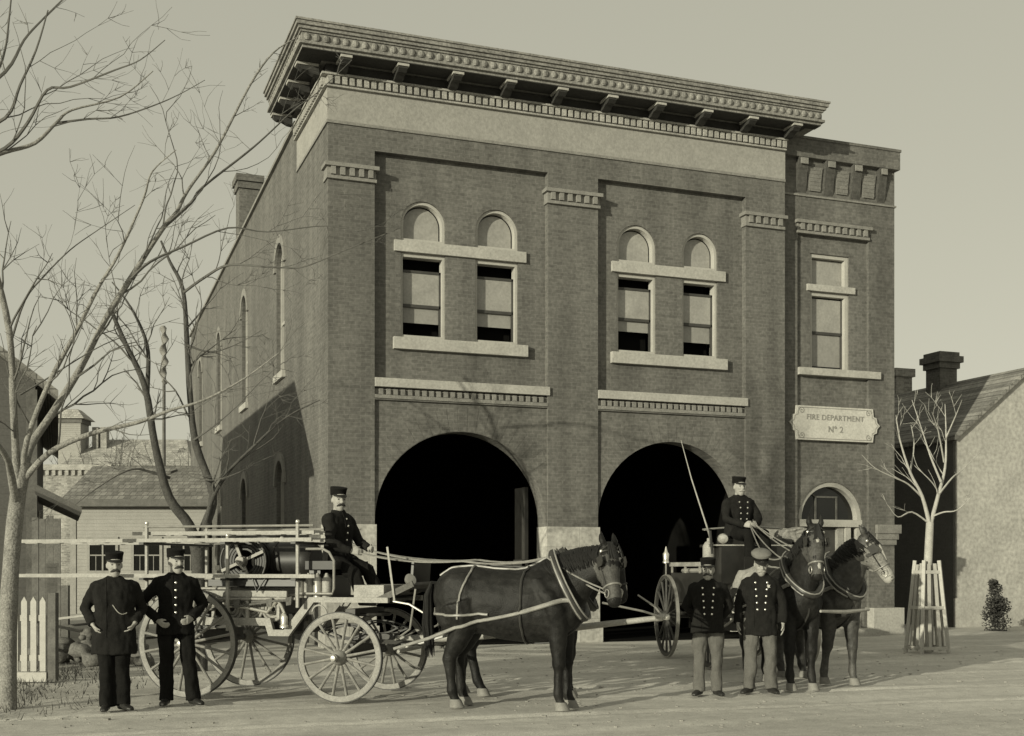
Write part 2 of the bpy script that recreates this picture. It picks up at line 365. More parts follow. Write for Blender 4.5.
# light stone lower piers, slightly proud of the brick
for i, (a, b) in enumerate(PIL):
    x0 = a - (.03 if i == 0 else 0); x1 = b + (.0 if i == 2 else 0)
    x0p = x0 if i == 0 else a - .02 + .0; x1p = b + .02 if i < 2 else b
    mb = MB().box(x0p - (0 if i == 0 else .012), x1p + (.012 if i < 2 else .01), YF - .03, YF + .515, .42, 2.37)
    mb.box(x0p - .05, x1p + .05, YF - .10, YF + .53, 0, .42)
    sp_('stone_pier', mb, 'stone_block')
# voussoir rings round the arches
for a, b in BAY:
    r = (b - a) / 2 - .02; c = (a + b) / 2; zs = 2.46; mb = MB()
    for k in range(31):
        t0 = math.pi * (k + .02) / 31; t1 = math.pi * (k + .98) / 31; ri = r + .004; ro = min(r + .46, 9)
        lim = lambda t: min(ro, ((b - a) / 2 - .004) / max(abs(math.cos(t)), .01))
        q = []
        for t in (t0, t1): q.append((c + ri * math.cos(t), zs + ri * math.sin(t)))
        for t in (t1, t0):
            rr = max(lim(t), ri + .004); q.append((c + rr * math.cos(t), zs + rr * math.sin(t)))
        mb.prism(q, (0, YF + .055, 0), (1, 0, 0), (0, 0, 1), (0, .02, 0))
    sp_('arch_ring', mb, 'brick')
# belt courses: stone strip over a dentil row
for a, b in BAY:
    e = .03
    sp_('belt_course', MB().box(a + .004, b + e, YF - .05, YF + .2, 5.03, 5.20), 'stone')
    mb = MB(); n = 24
    for k in range(n):
        x = a + .06 + (b - a - .12) * (k + .5) / n; mb.box(x - .04, x + .04, YF + .0, YF + .14, 4.885, 4.995)
    mb.box(a + .004, b - .004, YF - .01, YF + .14, 4.81, 4.878); mb.box(a + .004, b - .004, YF + .06, YF + .14, 4.879, 5.0)
    sp_('dentil_row', mb, 'moulding')
# pilaster capitals
def capital(x0, x1, y, z0, z1, name='capital', ret=.0):
    h = z1 - z0; mb = MB()
    mb.box(x0 - .03, x1 + .03, y - .06, y + .3, z0, z0 + h * .2)
    n = max(4, round((x1 - x0) / .19))
    mb.box(x0 - .02, x1 + .02, y - .035, y + .3, z0 + h * .2 + .002, z0 + h * .75)
    for k in range(n):
        x = x0 + (x1 - x0) * (k + .5) / n; mb.box(x - .045, x + .045, y - .09, y - .036, z0 + h * .25, z0 + h * .74)
    mb.box(x0 - .07, x1 + .07, y - .11, y + .3, z0 + h * .76, z1)
    return sp_(name, mb, 'moulding')
for a, b in PIL: capital(a, b - (.0 if b < 14 else .06), YF, 8.93, 9.23)
# windows of the upper storey
def window_front(x0, x1, zb, y, low, top=.28):
    zs = 8.28; d = .2; outer = arch(x0 + .003, x1 - .003, 7.93, zs, 20); inner = arch(x0 + .06, x1 - .06, 7.99, zs, 20)
    f = MB(); yy = y + .04
    def loop(o_, i_):
        n = len(o_)
        for k in range(n):
            l = (k + 1) % n
            q = [o_[k], o_[l], i_[l], i_[k]]; f.prism(q, (0, yy, 0), (1, 0, 0), (0, 0, 1), (0, d, 0))
    loop(outer, inner)
    loop(rect(x0 + .003, x1 - .003, zb, 7.70), rect(x0 + .05, x1 - .05, zb + .05, 7.63))
    w_ = sp_('window', f, 'white')
    sp_('pane', fr(arch(x0 + .06, x1 - .06, 7.99, zs, 20), yy + d - .05, .012), 'glass', w_)
    sp_('blind', fr(arch(x0 + .09, x1 - .09, 8.02, zs, 20), yy + d - .058, .006), 'blind', w_)
    # double hung sash: upper lowered a little
    a, b = x0 + .05, x1 - .05; t = 7.63 - top; mid = 6.70 if x0 < 9.5 else 6.77
    s = MB(); ys = yy + .1
    for (p, q, r, u) in ((a, b, t - .05, t), (a, b, mid - .03, mid + .03), (a, a + .035, zb + .05, t), (b - .035, b, zb + .05, t)): s.box(p, q, ys, ys + .04, r, u)
    sp_('sash', s, 'sash', w_)
    sp_('blind', MB().box(a + .037, b - .037, ys + .016, ys + .024, mid + .032, t - .052), 'blind', w_)
    sp_('blind', MB().box(a + .037, b - .037, ys + .05, ys + .056, zb + .05 + low, mid - .02), 'blind_low', w_)
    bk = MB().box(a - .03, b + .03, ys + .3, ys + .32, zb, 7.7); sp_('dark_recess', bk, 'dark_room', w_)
YP = YF + .15
for (a, b), low in zip(WIN, (.27, .30, .42, .29)): window_front(a, b, 6.05, YP, low, .23 if a < 9 else .19)
for a, b in ((6.12, 8.87), (10.79, 13.49)):
    sp_('transom_rail', MB().box(a, b, YP - .06, YP + .1, 7.71, 7.925), 'stone')
    sp_('window_sill', MB().box(a - .02, b + .02, YP - .11, YP + .12, 5.80, 6.03), 'stone')
# frieze, bead, dentils
sp_('bead_course', MB().box(XL - .03, XR - .002, YF - .03, YF + .1, 9.99, 10.045).box(XL - .03, XL + .2, YF + .11, 25.8, 9.99, 10.045), 'moulding')
fz = MB().box(XL - .015, XR - .002, YF - .015, YF + .1, 10.05, 10.66); fz.box(XL - .015, XL + .2, YF + .11, 25.8, 10.05, 10.66)
sp_('frieze', fz, 'frieze')
mb = MB(); n = 72
for k in range(n):
    x = XL - .05 + (XR - XL + .05) * (k + .5) / n; mb.box(x - .045, x + .045, YF - .12, YF - .02, 10.71, 10.85)
for k in range(21):
    y = YF + .0 + 3.0 * (k + .5) / 21; mb.box(XL - .12, XL - .02, y - .045, y + .045, 10.71, 10.85)
mb.box(XL - .08, XR - .002, YF - .08, YF + .1, 10.664, 10.70); mb.box(XL - .08, XL + .1, YF + .11, 25.8, 10.664, 10.70)
mb.box(XL - .035, XR - .002, YF - .035, YF + .1, 10.702, 10.86); mb.box(XL - .035, XL + .1, YF + .11, 25.8, 10.702, 10.86)
mb.box(XL - .14, XR - .002, YF - .14, YF + .1, 10.862, 10.90); mb.box(XL - .14, XL + .1, YF + .11, 25.8, 10.862, 10.90)
sp_('dentil_band', mb, 'dentil')
# cornice
CX0, CX1, CY0, CY1 = 4.13, 15.5, 22.02, 25.7
cn = MB()
cn.box(CX0 + .06, CX1 - .06, CY0 + .06, YF + .6, 11.10, 11.15); cn.box(CX0 + .06, XL + .3, YF + .603, CY1 - .02, 11.10, 11.15)
cn.box(XL + .02, XR - .02, YF + .02, YF + .4, 10.9, 11.1)
def ringbox(z0, z1, p):                                                # U shaped course on three sides
    cn.box(CX0 - p, CX1 + p, CY0 - p, CY0 + .3, z0, z1); cn.box(CX0 - p, CX0 + .3, CY0 + .303, CY1, z0, z1); cn.box(CX1 - .3, CX1 + p, CY0 + .303, YF + .6, z0, z1)
ringbox(11.152, 11.20, .0); ringbox(11.202, 11.37, -.05); ringbox(11.372, 11.41, -.02); ringbox(11.412, 11.47, .02); ringbox(11.472, 11.54, .06); ringbox(11.542, 11.58, .085)
cn.box(CX0 + .302, CX1 - .302, CY0 + .302, YF + .6, 11.3, 11.5); cn.box(CX0 + .302, XL + .3, YF + .603, CY1, 11.3, 11.5)
eg = cn; n = 62
for k in range(n):
    x = CX0 + .05 + (CX1 - CX0 - .1) * (k + .5) / n; eg.ball((x, CY0 + .045, 11.29), (.062, .04, .075), 8)
for k in range(19):
    y = CY0 + .1 + 3.5 * (k + .5) / 19; eg.ball((CX0 + .045, y, 11.29), (.04, .062, .075), 8)
co = sp_('cornice', cn, 'cornice')
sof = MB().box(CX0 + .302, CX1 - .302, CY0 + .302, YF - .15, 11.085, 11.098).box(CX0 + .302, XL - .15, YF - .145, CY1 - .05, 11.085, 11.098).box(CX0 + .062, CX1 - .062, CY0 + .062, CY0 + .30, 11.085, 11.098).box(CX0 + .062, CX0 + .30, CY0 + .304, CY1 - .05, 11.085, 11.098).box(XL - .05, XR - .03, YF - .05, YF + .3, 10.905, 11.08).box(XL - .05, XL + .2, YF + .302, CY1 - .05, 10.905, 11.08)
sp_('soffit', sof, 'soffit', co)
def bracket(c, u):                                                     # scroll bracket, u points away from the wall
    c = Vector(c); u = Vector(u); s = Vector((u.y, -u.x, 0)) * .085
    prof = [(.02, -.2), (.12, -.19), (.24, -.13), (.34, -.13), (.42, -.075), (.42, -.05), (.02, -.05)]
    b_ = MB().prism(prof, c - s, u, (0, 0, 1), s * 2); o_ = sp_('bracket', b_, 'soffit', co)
    sp_('bracket_cap', MB().prism([(.03, -.046), (.45, -.046), (.45, -.002), (.03, -.002)], c - s * 1.3, u, (0, 0, 1), s * 2.6), 'stone', co)
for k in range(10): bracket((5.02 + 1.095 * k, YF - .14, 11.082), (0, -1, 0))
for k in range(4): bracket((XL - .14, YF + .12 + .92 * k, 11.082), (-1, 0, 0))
# side wall, rear wall, roof
SY1 = 48.0; XI = 5.25
side = MB().prism([(YF + .503, 0), (SY1, 0), (SY1, 10.42), (25.8, 11.02), (YF + .503, 11.06)], (XL, 0, 0), (0, 1, 0), (0, 0, 1), (.45, 0, 0))
SW = [(27.37, 28.45), (33.05, 34.1), (38.6, 39.65), (44.0, 45.0)]
cut = MB()
for a, b in SW:
    cut.prism(arch(a, b, 6.0, 8.45, 14), (XL - 1, 0, 0), (0, 1, 0), (0, 0, 1), (3, 0, 0))
    cut.prism(arch(a, b, 1.6, 3.45, 14), (XL - 1, 0, 0), (0, 1, 0), (0, 0, 1), (3, 0, 0))
me = boolean(side, [cut]); local(me, st); link('wall', me, 'brick', st)
sp_('coping', MB().prism([(25.82, 11.023), (SY1, 10.423), (SY1, 10.50), (25.82, 11.10)], (XL - .07, 0, 0), (0, 1, 0), (0, 0, 1), (.58, 0, 0)), 'moulding')
for a, b in SW:
    for z0, zs in ((6.0, 8.45), (1.6, 3.45)):
        ou = arch(a + .003, b - .003, z0 + .003, zs, 14); inn = arch(a + .08, b - .08, z0 + .09, zs, 14); f = MB(); n = len(ou)
        for k in range(n):
            l = (k + 1) % n; f.prism([ou[k], ou[l], inn[l], inn[k]], (XL + .1, 0, 0), (0, 1, 0), (0, 0, 1), (.14, 0, 0))
        f.box(XL + .12, XL + .2, a + .08, b - .08, (z0 + zs) / 2 - .03, (z0 + zs) / 2 + .03)
        w_ = sp_('window', f, 'white')
        sp_('pane', MB().prism(inn, (XL + .17, 0, 0), (0, 1, 0), (0, 0, 1), (.012, 0, 0)), 'glass', w_)
        sp_('sill', MB().box(XL - .08, XL + .12, a - .1, b + .1, z0 - .16, z0 + .0), 'stone', w_)
        hd = MB(); r = (b - a) / 2; c = (a + b) / 2
        for k in range(15):
            t0, t1 = math.pi * k / 15, math.pi * (k + 1) / 15
            hd.prism([(c + r1 * math.cos(t), zs + r1 * math.sin(t)) for r1, t in ((r + .01, t0), (r + .2, t0), (r + .2, t1), (r + .01, t1))], (XL - .05, 0, 0), (0, 1, 0), (0, 0, 1), (.06, 0, 0))
        sp_('hood', hd, 'moulding', w_)
sp_('roof', MB().prism([(YF + .51, 10.6), (SY1 - .5, 10.1), (SY1 - .5, 10.2), (YF + .51, 10.7)], (XI + .002, 0, 0), (0, 1, 0), (0, 0, 1), (9.4, 0, 0)), 'roof')
sp_('wall', MB().box(XI + .004, 14.66, SY1 - .45, SY1, 0, 10.4).box(14.668, XR - .02, YF + .505, SY1, 0, 10.4), 'brick')
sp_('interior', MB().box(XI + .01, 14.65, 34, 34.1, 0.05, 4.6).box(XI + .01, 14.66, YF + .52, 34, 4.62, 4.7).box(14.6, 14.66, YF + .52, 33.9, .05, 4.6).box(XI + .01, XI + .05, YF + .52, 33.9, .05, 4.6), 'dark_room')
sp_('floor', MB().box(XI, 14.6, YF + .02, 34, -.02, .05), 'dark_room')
# door leaf folded back inside the left arch, with panels
dl = MB(); dl.box(9.02, 9.09, YF + .55, YF + 1.15, .06, 3.2); dd = sp_('door', dl, 'coachblack')
sp_('door_rail', MB().box(8.99, 9.018, YF + .55, YF + 1.15, 1.55, 1.7).box(8.99, 9.018, YF + .55, YF + .66, .06, 3.2), 'sash', dd)
# side chimney
ch = MB().box(5.0, 5.62, 36.2, 36.9, 10.2, 12.75); ch.box(4.95, 5.67, 36.14, 36.96, 12.752, 12.95); ch.box(4.90, 5.72, 36.08, 37.02, 12.952, 13.15); sp_('chimney', ch, 'brick')
# ---- tower
YT = YF + .25
tw = MB().box(XR + .004, XT, YT, YT + .45, 0, 10.75)
c1 = MB(); c1.merge(fr(rect(15.41, 17.32, .6, 8.98), YT - .5, .58))
c2 = MB(); c2.merge(fr(arch(15.49, 17.20, -.2, 2.62, 24), YT - 1, 3)); c2.merge(fr(rect(15.80, 16.84, 6.02, 8.60), YT - 1, 3))
me = boolean(tw, [c1, c2]); local(me, st); link('wall', me, 'brick', st)
sp_('wall', MB().box(XT - .45, XT - .002, YT + .455, 31, 0, 10.75).box(XR + .01, XT - .46, YT + 6, YT + 6.3, 0, 10.7).box(XR + .01, XT - .46, YT + .46, YT + 5.99, 10.4, 10.5), 'brick')
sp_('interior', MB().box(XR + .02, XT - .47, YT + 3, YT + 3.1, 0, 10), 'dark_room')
capital(15.41, 17.28, YT, 8.99, 9.28, 'dentil_row')
sp_('bead_course', MB().box(XR + .01, XT + .03, YT - .035, YT + .1, 9.82, 9.86), 'moulding')
tp = MB()
tp.box(XR + .01, XT + .06, YT - .13, YT + .6, 10.66, 11.06); tp.box(XR + .01, XT + .08, YT - .15, YT + .6, 11.062, 11.12); tp.box(XT - .44, XT + .06, YT + .603, 31, 10.66, 11.06)
sp_('parapet', tp, 'brick')
for k in range(4):
    x = 15.38 + k * .72; wdt = .15 if k < 3 else .13
    cb = MB().prism([(0, 9.9), (-.03, 10.0), (-.125, 10.6), (-.125, 10.655), (.05, 10.655), (.05, 9.9)], (x, YT, 0), (0, 1, 0), (0, 0, 1), (wdt * 1.6, 0, 0)); sp_('corbel', cb, 'corbel_brick')
    sp_('corbel_block', MB().box(x + .03, x + wdt * 1.6 - .03, YT - .165, YT - .13, 10.5, 10.63), 'moulding')
for k in range(3):
    x = 15.38 + k * .72 + .27
    pn = MB()
    pn.prism([(.06, 9.96), (.34, 9.96), (.40, 10.5), (.0, 10.5)], (x, YT - .035, 0), (1, 0, 0), (0, 0, 1), (0, .05, 0))
    for q in range(6): pn.box(x + .05, x + .35, YT - .042, YT - .034, 10.0 + .085 * q, 10.06 + .085 * q)
    sp_('corbel_panel', pn, 'pale_brick')
# tower window
yy = YT + .08 + .04; a, b = 15.80, 16.84; f = MB()
for (p, q, r, s) in ((a + .003, a + .07, 6.02, 7.74), (b - .09, b - .003, 6.02, 7.74), (a + .07, b - .09, 7.66, 7.74), (a + .003, a + .07, 7.9, 8.597), (b - .09, b - .003, 7.9, 8.597), (a + .07, b - .09, 8.52, 8.597)): f.box(p, q, yy, yy + .2, r, s)
w_ = sp_('window', f, 'white')
sp_('sash', MB().box(a + .07, b - .09, yy + .1, yy + .14, 6.82, 6.88).box(a + .07, a + .1, yy + .1, yy + .14, 6.05, 7.66).box(b - .12, b - .09, yy + .1, yy + .14, 6.05, 7.66), 'sash', w_)
sp_('blind', MB().box(a + .1, b - .12, yy + .12, yy + .13, 6.88, 7.62), 'blind', w_); sp_('blind', MB().box(a + .1, b - .12, yy + .145, yy + .15, 6.1, 6.82), 'blind_low', w_)
sp_('blind', MB().box(a + .08, b - .1, yy + .12, yy + .13, 7.94, 8.5), 'blind', w_)
sp_('pane', MB().box(a + .06, b - .08, yy + .152, yy + .16, 6.03, 8.52), 'glass', w_)
sp_('transom_rail', MB().box(15.70, 16.97, YT + .02, YT + .2, 7.75, 7.895), 'stone'); sp_('window_sill', MB().box(15.42, 17.60, YT - .08, YT + .2, 5.84, 6.0), 'stone')
# tower door: fanlight, transom bar, frame, half open leaf
x0, x1, zs = 15.49, 17.20, 2.62; f = MB(); ou = arch(x0 + .003, x1 - .003, zs + .003, zs + .004, 24)[2:]; inn = arch(x0 + .11, x1 - .11, zs + .003, zs + .004, 24)[2:]
yd = YT + .12
for k in range(len(ou) - 1): f.prism([ou[k], ou[k + 1], inn[k + 1], inn[k]], (0, yd, 0), (1, 0, 0), (0, 0, 1), (0, .24, 0))
f.box(x0 - .0 + .004, x1 - .004, yd - .05, yd + .22, 2.46, zs); f.box(x0 + .004, x0 + .1, yd, yd + .22, .1, 2.458); f.box(x1 - .12, x1 - .004, yd, yd + .22, .1, 2.458); f.box(x1 - .42, x1 - .28, yd, yd + .22, .1, 2.458)
df = sp_('door_frame', f, 'white')
cx = (x0 + x1) / 2
sp_('fanlight', fr(arch(x0 + .11, x1 - .11, zs + .002, zs + .003, 24), yd + .16, .012), 'glass', df)
mt = MB().box(cx - .30, cx - .26, yd + .13, yd + .16, zs, zs + .5).box(cx + .26, cx + .30, yd + .13, yd + .16, zs, zs + .5).box(cx - .30, cx + .30, yd + .125, yd + .155, zs + .5, zs + .54).bar((cx - .28, yd + .14, zs + .52), (cx - .42, yd + .14, zs + .62), .03, .03)
sp_('glazing_bar', mt, 'oldwood', df)
sp_('door', MB().box(x0 + .1, x1 - .43, yd + .15, yd + .2, .12, 2.45), 'sash'); sp_('sidelight', MB().box(x1 - .28, x1 - .12, yd + .15, yd + .16, .9, 2.45), 'glass', df)
sp_('door_panel', MB().box(x1 - .60, x1 - .44, yd + .05, yd + .149, .12, 2.45), 'palewood', df)
# corner impost and plinth
sp_('impost', MB().box(17.54, XT + .04, YT - .03, YT + .55, 2.06, 2.18).box(17.52, XT + .08, YT - .06, YT + .55, 2.182, 2.32).box(17.50, XT + .13, YT - .09, YT + .55, 2.322, 2.52), 'moulding')
sp_('stone_pier', MB().box(17.28, XT + .08, YT - .25, YT + .55, 0, .62), 'stone'); sp_('step', MB().box(15.18, 17.26, YT - .5, YT + .4, -.01, .16), 'stone')
# carved name tablet
tb = MB(); cxp, czp = 16.38, 4.77; hw, hh = 1.02, .38
out = [(-hw, -hh), (hw, -hh)]
for q in ((hw + .02, -.2), (hw + .10, -.17), (hw + .12, -.07), (hw + .19, 0), (hw + .12, .07), (hw + .10, .17), (hw + .02, .2)): out.append(q)
out += [(hw, hh), (-hw, hh)] + [(-x, z) for x, z in ((hw + .02, .2), (hw + .10, .17), (hw + .12, .07), (hw + .19, 0), (hw + .12, -.07), (hw + .10, -.17), (hw + .02, -.2))]
tb.prism([(cxp + x, czp + z) for x, z in out], (0, YT - .05, 0), (1, 0, 0), (0, 0, 1), (0, .12, 0))
pq = sp_('name_tablet', tb, 'tablet')
def lettering(txt, size, cx, cz, y, parent, m, arcr=0, name='lettering', ext=.006):
    cu = bpy.data.curves.new('t', 'FONT'); cu.body = txt; cu.size = size; cu.align_x = 'CENTER'; cu.align_y = 'CENTER'; cu.extrude = ext; cu.space_character = 1.08
    o_ = bpy.data.objects.new('t', cu); C.objects.link(o_); dg = bpy.context.evaluated_depsgraph_get(); dg.update()
    me = bpy.data.meshes.new_from_object(o_.evaluated_get(dg)); bpy.data.objects.remove(o_, do_unlink=True)
    for v in me.vertices:
        x, y_, z = v.co; v.co = (cx + x, y - z, cz + y_ + (arcr * x * x if arcr else 0))
    local(me, st); return link(name, me, m, parent)
lettering('FIRE DEPARTMENT', .172, cxp, czp + .13, YT - .056, pq, 'letter', .0)
lettering('N\u00ba 2', .2, cxp, czp - .13, YT - .056, pq, 'letter')
sc_ = MB()
for sx in (-1, 1):
    for sz in (-1, 1):
        pts = [(cxp + sx * (hw - .13 + .08 * (1 - k / 22) * math.cos(k * .5)), YT - .054, czp + sz * (hh - .11) + sz * .08 * (1 - k / 22) * math.sin(k * .5)) for k in range(20)]
        sc_.tube(pts, .009, 5)
sc_.tube([(cxp + x * .955, YT - .052, czp + z * .9) for x, z in out], .008, 5, True)
sp_('carved_border', sc_, 'letter', pq)
# ================================================================ PEOPLE
V = Vector
def person(label, loc, rz, H, arms, legs, hip=.93, coat='cloth', trousers='cloth', hem=.78, cap='kepi', buttons='single', head=(0, 0), hairm='hair', mous='hair', coat_open=False, badge=False, seed=0, skirt=True, group=None, chain=False, width=1.0):
    t = thing('person', label, 'person', loc, rz, group, H / 1.80)
    dz = hip - .93                                                     # upper body offset against the standing figure
    U = lambda x, y, z: V((x, y, z + dz))
    # head placement
    hm = Matrix.Translation(U(0, 0, 1.50)) @ Euler((0, rad(head[1]), rad(head[0]))).to_matrix().to_4x4() @ Matrix.Diagonal((1.08, 1.08, 1.06, 1)) @ Matrix.Translation(V((0, 0, -1.525)))
    body = MB()
    tor = [(.90, .09, .14), (1.0, .105, .15), (1.1, .1, .14), (1.25, .115, .165), (1.36, .105, .175), (1.43, .075, .14), (1.47, .055, .07)]
    body.loft([(U(0, 0, z), V((a, 0, 0)), V((0, b * width, 0))) for z, a, b in tor], 16, 2.4)
    hd = MB()
    hd.tube([(-.015, 0, 1.40), (-.005, 0, 1.48), (.005, 0, 1.57)], [.066, .056, .054], 12)
    prof = [(1.500, .062, .026, .022), (1.512, .055, .045, .036), (1.535, .042, .064, .049), (1.565, .030, .078, .058), (1.60, .020, .090, .066), (1.64, .012, .097, .071), (1.68, .004, .098, .073), (1.715, -.004, .090, .068), (1.735, -.006, .066, .052), (1.748, -.006, .03, .025)]
    hd.loft([(V((x, 0, z)), V((a, 0, 0)), V((0, b, 0))) for z, x, a, b in prof], 18, 2.15)
    hd.tube([(.100, 0, 1.648), (.115, 0, 1.625), (.128, 0, 1.603), (.108, 0, 1.590)], [.011, .013, .017, .012], 8)
    hd.tube([(.098, -.045, 1.654), (.107, -.02, 1.656), (.108, 0, 1.652), (.107, .02, 1.656), (.098, .045, 1.654)], .010, 6)
    for sy in (-1, 1):
        hd.ball((.002, sy * .073, 1.618), (.02, .011, .032), 8); hd.ball((.082, sy * .035, 1.60), (.022, .022, .02), 8)
    hd.tube([(.093, -.022, 1.553), (.101, 0, 1.551), (.093, .022, 1.553)], .011, 6)
    hd.xf(hm); body.merge(hd)
    hands = []
    for side, (el, wr, fd, curl) in zip((1, -1), arms):
        sh = U(0, side * .17 * width, 1.385); el = V(el); wr = V(wr); fd = V(fd).normalized()
        body.tube([sh, sh.lerp(el, .5), el], [.05, .047, .041], 10); body.tube([el, el.lerp(wr, .35), wr], [.041, .04, .027], 10)
        n = (V((0, -side, 0)) - fd * fd.dot(V((0, -side, 0))))             # palm faces the body
        if n.length < .2: n = V((0, 0, -1)) - fd * fd.z * -1
        n.normalize(); s = fd.cross(n).normalized()
        if s.dot(V((1, 0, .3))) < 0: s = -s                              # thumb side forward
        body.loft([(wr - fd * .01, s * .027, n * .02), (wr + fd * .03, s * .036, n * .019), (wr + fd * .075, s * .042, n * .017), (wr + fd * .092, s * .038, n * .013)], 12, 2.5)
        for q, (off, ln) in enumerate(((.031, .072), (.0105, .082), (-.0105, .077), (-.031, .060))):
            p = wr + fd * .08 + s * off; pts = [p]; d = fd.copy()
            for sg in (.45, .32, .23):
                d = (d + n * curl * .75).normalized(); p = p + d * ln * sg; pts.append(p)
            body.tube(pts, [.0098, .0095, .0088, .0078], 7)
        p = wr + fd * .025 + s * .03; d = (fd * .8 + s * .65 + n * .25).normalized(); p2 = p + d * .04; d2 = (fd + n * (.3 + curl * .5)).normalized()
        body.tube([p, p2, p2 + d2 * .026, p2 + d2 * .048], [.014, .012, .0105, .0085], 7)
        hands.append(wr + fd * .07)
    feet = []
    for side, (hp, kn, an, toe) in zip((1, -1), legs):
        hp = V(hp); kn = V(kn); an = V(an)
        body.tube([hp, hp.lerp(kn, .5), kn, kn.lerp(an, .35), an, an + V((0, 0, -.04))], [.085, .075, .055, .054, .036, .036], 10)
    bo = link('body', remesh(body, .0075, 2, .4), 'skin', t)
    # clothes
    c = MB(); zs = 0 if skirt else .12
    rows = [(hem, .150, .215), (.90, .145, .205), (1.0, .138, .192), (1.09, .130, .180), (1.2, .138, .192), (1.32, .137, .205), (1.40, .112, .198), (1.445, .085, .135), (1.478, .070, .078)]
    if not skirt: rows = [(.93, .15, .20)] + rows[2:]
    c.loft([(U(0.0 + (.008 if z > 1.1 else 0), 0, z), V((a, 0, 0)), V((0, b * width, 0))) for z, a, b in rows], 22, 2.3)
    for side, (el, wr, fd, curl) in zip((1, -1), arms):
        sh = U(-.005, side * .168 * width, 1.385); el = V(el); wr = V(wr)
        c.tube([sh - V((0, side * .075, -.012)), sh - V((0, side * .03, 0)), sh + (el - sh) * .06, sh.lerp(el, .45), el, el.lerp(wr, .5), wr.lerp(el, .02)], [.045, .068, .077, .071, .061, .056, .050], 12)
    c.tube([U(-.004 + .07 * math.cos(k * .393), .066 * math.sin(k * .393), 1.475) for k in range(16)], .019, 7, True)
    ct = link('coat', remesh(c, .0125, 3, .5, .018, 9, seed, (1, 1, .6)), coat, t)
    tr = MB()
    if skirt and hem > .8 or not skirt: tr.ball(U(0, 0, .93), (.13, .175, .12), 14)
    else: tr.ball(U(0, 0, .90), (.12, .165, .12), 14)
    for side, (hp, kn, an, toe) in zip((1, -1), legs):
        hp = V(hp); kn = V(kn); an = V(an)
        tr.tube([hp, hp.lerp(kn, .5), kn, kn.lerp(an, .5), an + V((0, 0, .02)), an + V((.01, 0, -.035))], [.104, .096, .080, .077, .078, .080], 14)
    link('trousers', remesh(tr, .0125, 3, .5, .019, 9, seed + 5, (1, 1, .55)), trousers, t)
    for side, (hp, kn, an, toe) in zip((1, -1), legs):
        an = V(an); d = V((math.cos(rad(toe)), math.sin(rad(toe)), 0)); s = V((-d.y, d.x, 0)); z = V((0, 0, 1)); gd = an - z * .085
        sh = MB().loft([(gd - d * .07 + z * .045, s * .02, z * .03), (gd - d * .055 + z * .055, s * .036, z * .054), (gd + d * .03 + z * .05, s * .038, z * .05), (gd + d * .1 + z * .034, s * .046, z * .034), (gd + d * .16 + z * .026, s * .044, z * .026), (gd + d * .2 + z * .02, s * .025, z * .018)], 14, 2.4)
        sh.tube([an - z * .05, an + z * .03], [.045, .044], 10)
        link('shoe', remesh(sh, .008, 2), 'leather', t)
    # hair, moustache, eyes, cap
    h = MB(); h.loft([(V((-.018, 0, z)), V((a, 0, 0)), V((0, b, 0))) for z, a, b in ((1.60, .072, .060), (1.63, .085, .072), (1.68, .092, .0775), (1.71, .085, .070), (1.735, .055, .045))], 14)
    h.xf(hm); link('hair', h.mesh('hair', True), hairm, t)
    m = MB()
    for sy in (-1, 1): m.tube([(.110, 0, 1.577), (.110, sy * .017, 1.575), (.100, sy * .036, 1.564), (.085, sy * .050, 1.555)], [.012, .014, .012, .004], 8)
    m.xf(hm); link('moustache', m.mesh('moustache', True), mous, t)
    for sy in (-1, 1):
        e = MB().ball((.0985, sy * .032, 1.632), (.007, .012, .007), 8); e.xf(hm); link('eye', e.mesh('eye', True), 'leather', t)
        br = MB().tube([(.103, sy * .016, 1.651), (.107, sy * .032, 1.655), (.094, sy * .050, 1.649)], [.004, .006, .003], 6); br.xf(hm); link('eyebrow', br.mesh('eyebrow', True), hairm, t)
    k = MB(); tilt = .0
    if cap == 'kepi':
        k.loft([(V((-.008 + tilt * 0, 0, 1.676)), V((.105, 0, 0)), V((0, .084, 0))), (V((-.009, 0, 1.70)), V((.106, 0, 0)), V((0, .085, 0))), (V((-.004, 0, 1.727)), V((.107, 0, 0)), V((0, .088, 0))), (V((.004, 0, 1.754)), V((.111, 0, -.012)), V((0, .093, 0))), (V((.004, 0, 1.765)), V((.106, 0, -.012)), V((0, .09, 0))), (V((.0, 0, 1.763)), V((.06, 0, -.006)), V((0, .05, 0)))], 20)
    else:
        k.loft([(V((-.008, 0, 1.68)), V((.106, 0, 0)), V((0, .086, 0))), (V((-.008, 0, 1.715)), V((.107, 0, 0)), V((0, .087, 0))), (V((-.008, 0, 1.735)), V((.128, 0, -.012)), V((0, .112, 0))), (V((-.008, 0, 1.76)), V((.132, 0, -.012)), V((0, .116, 0))), (V((-.008, 0, 1.785)), V((.105, 0, -.01)), V((0, .09, 0))), (V((-.008, 0, 1.795)), V((.05, 0, 0)), V((0, .04, 0)))], 20)
    k.xf(hm); kp = link('cap', k.mesh('cap', True), 'cloth' if cap == 'kepi' else 'capcover', t)
    vz = MB(); A = []
    for q in range(9):
        th = rad(-62 + 124 * q / 8); A.append((th, 1))
    top = [V((-.008 + .104 * math.cos(th), .083 * math.sin(th), 1.684)) for th, _ in A]
    bot = [V((-.008 + (.104 + .062 * math.cos(th)) * math.cos(th), .088 * math.sin(th), 1.684 - .028 * math.cos(th))) for th, _ in A]
    n = len(A); vs = top + bot + [p + V((0, 0, -.006)) for p in top] + [p + V((0, 0, -.006)) for p in bot]
    fs = []
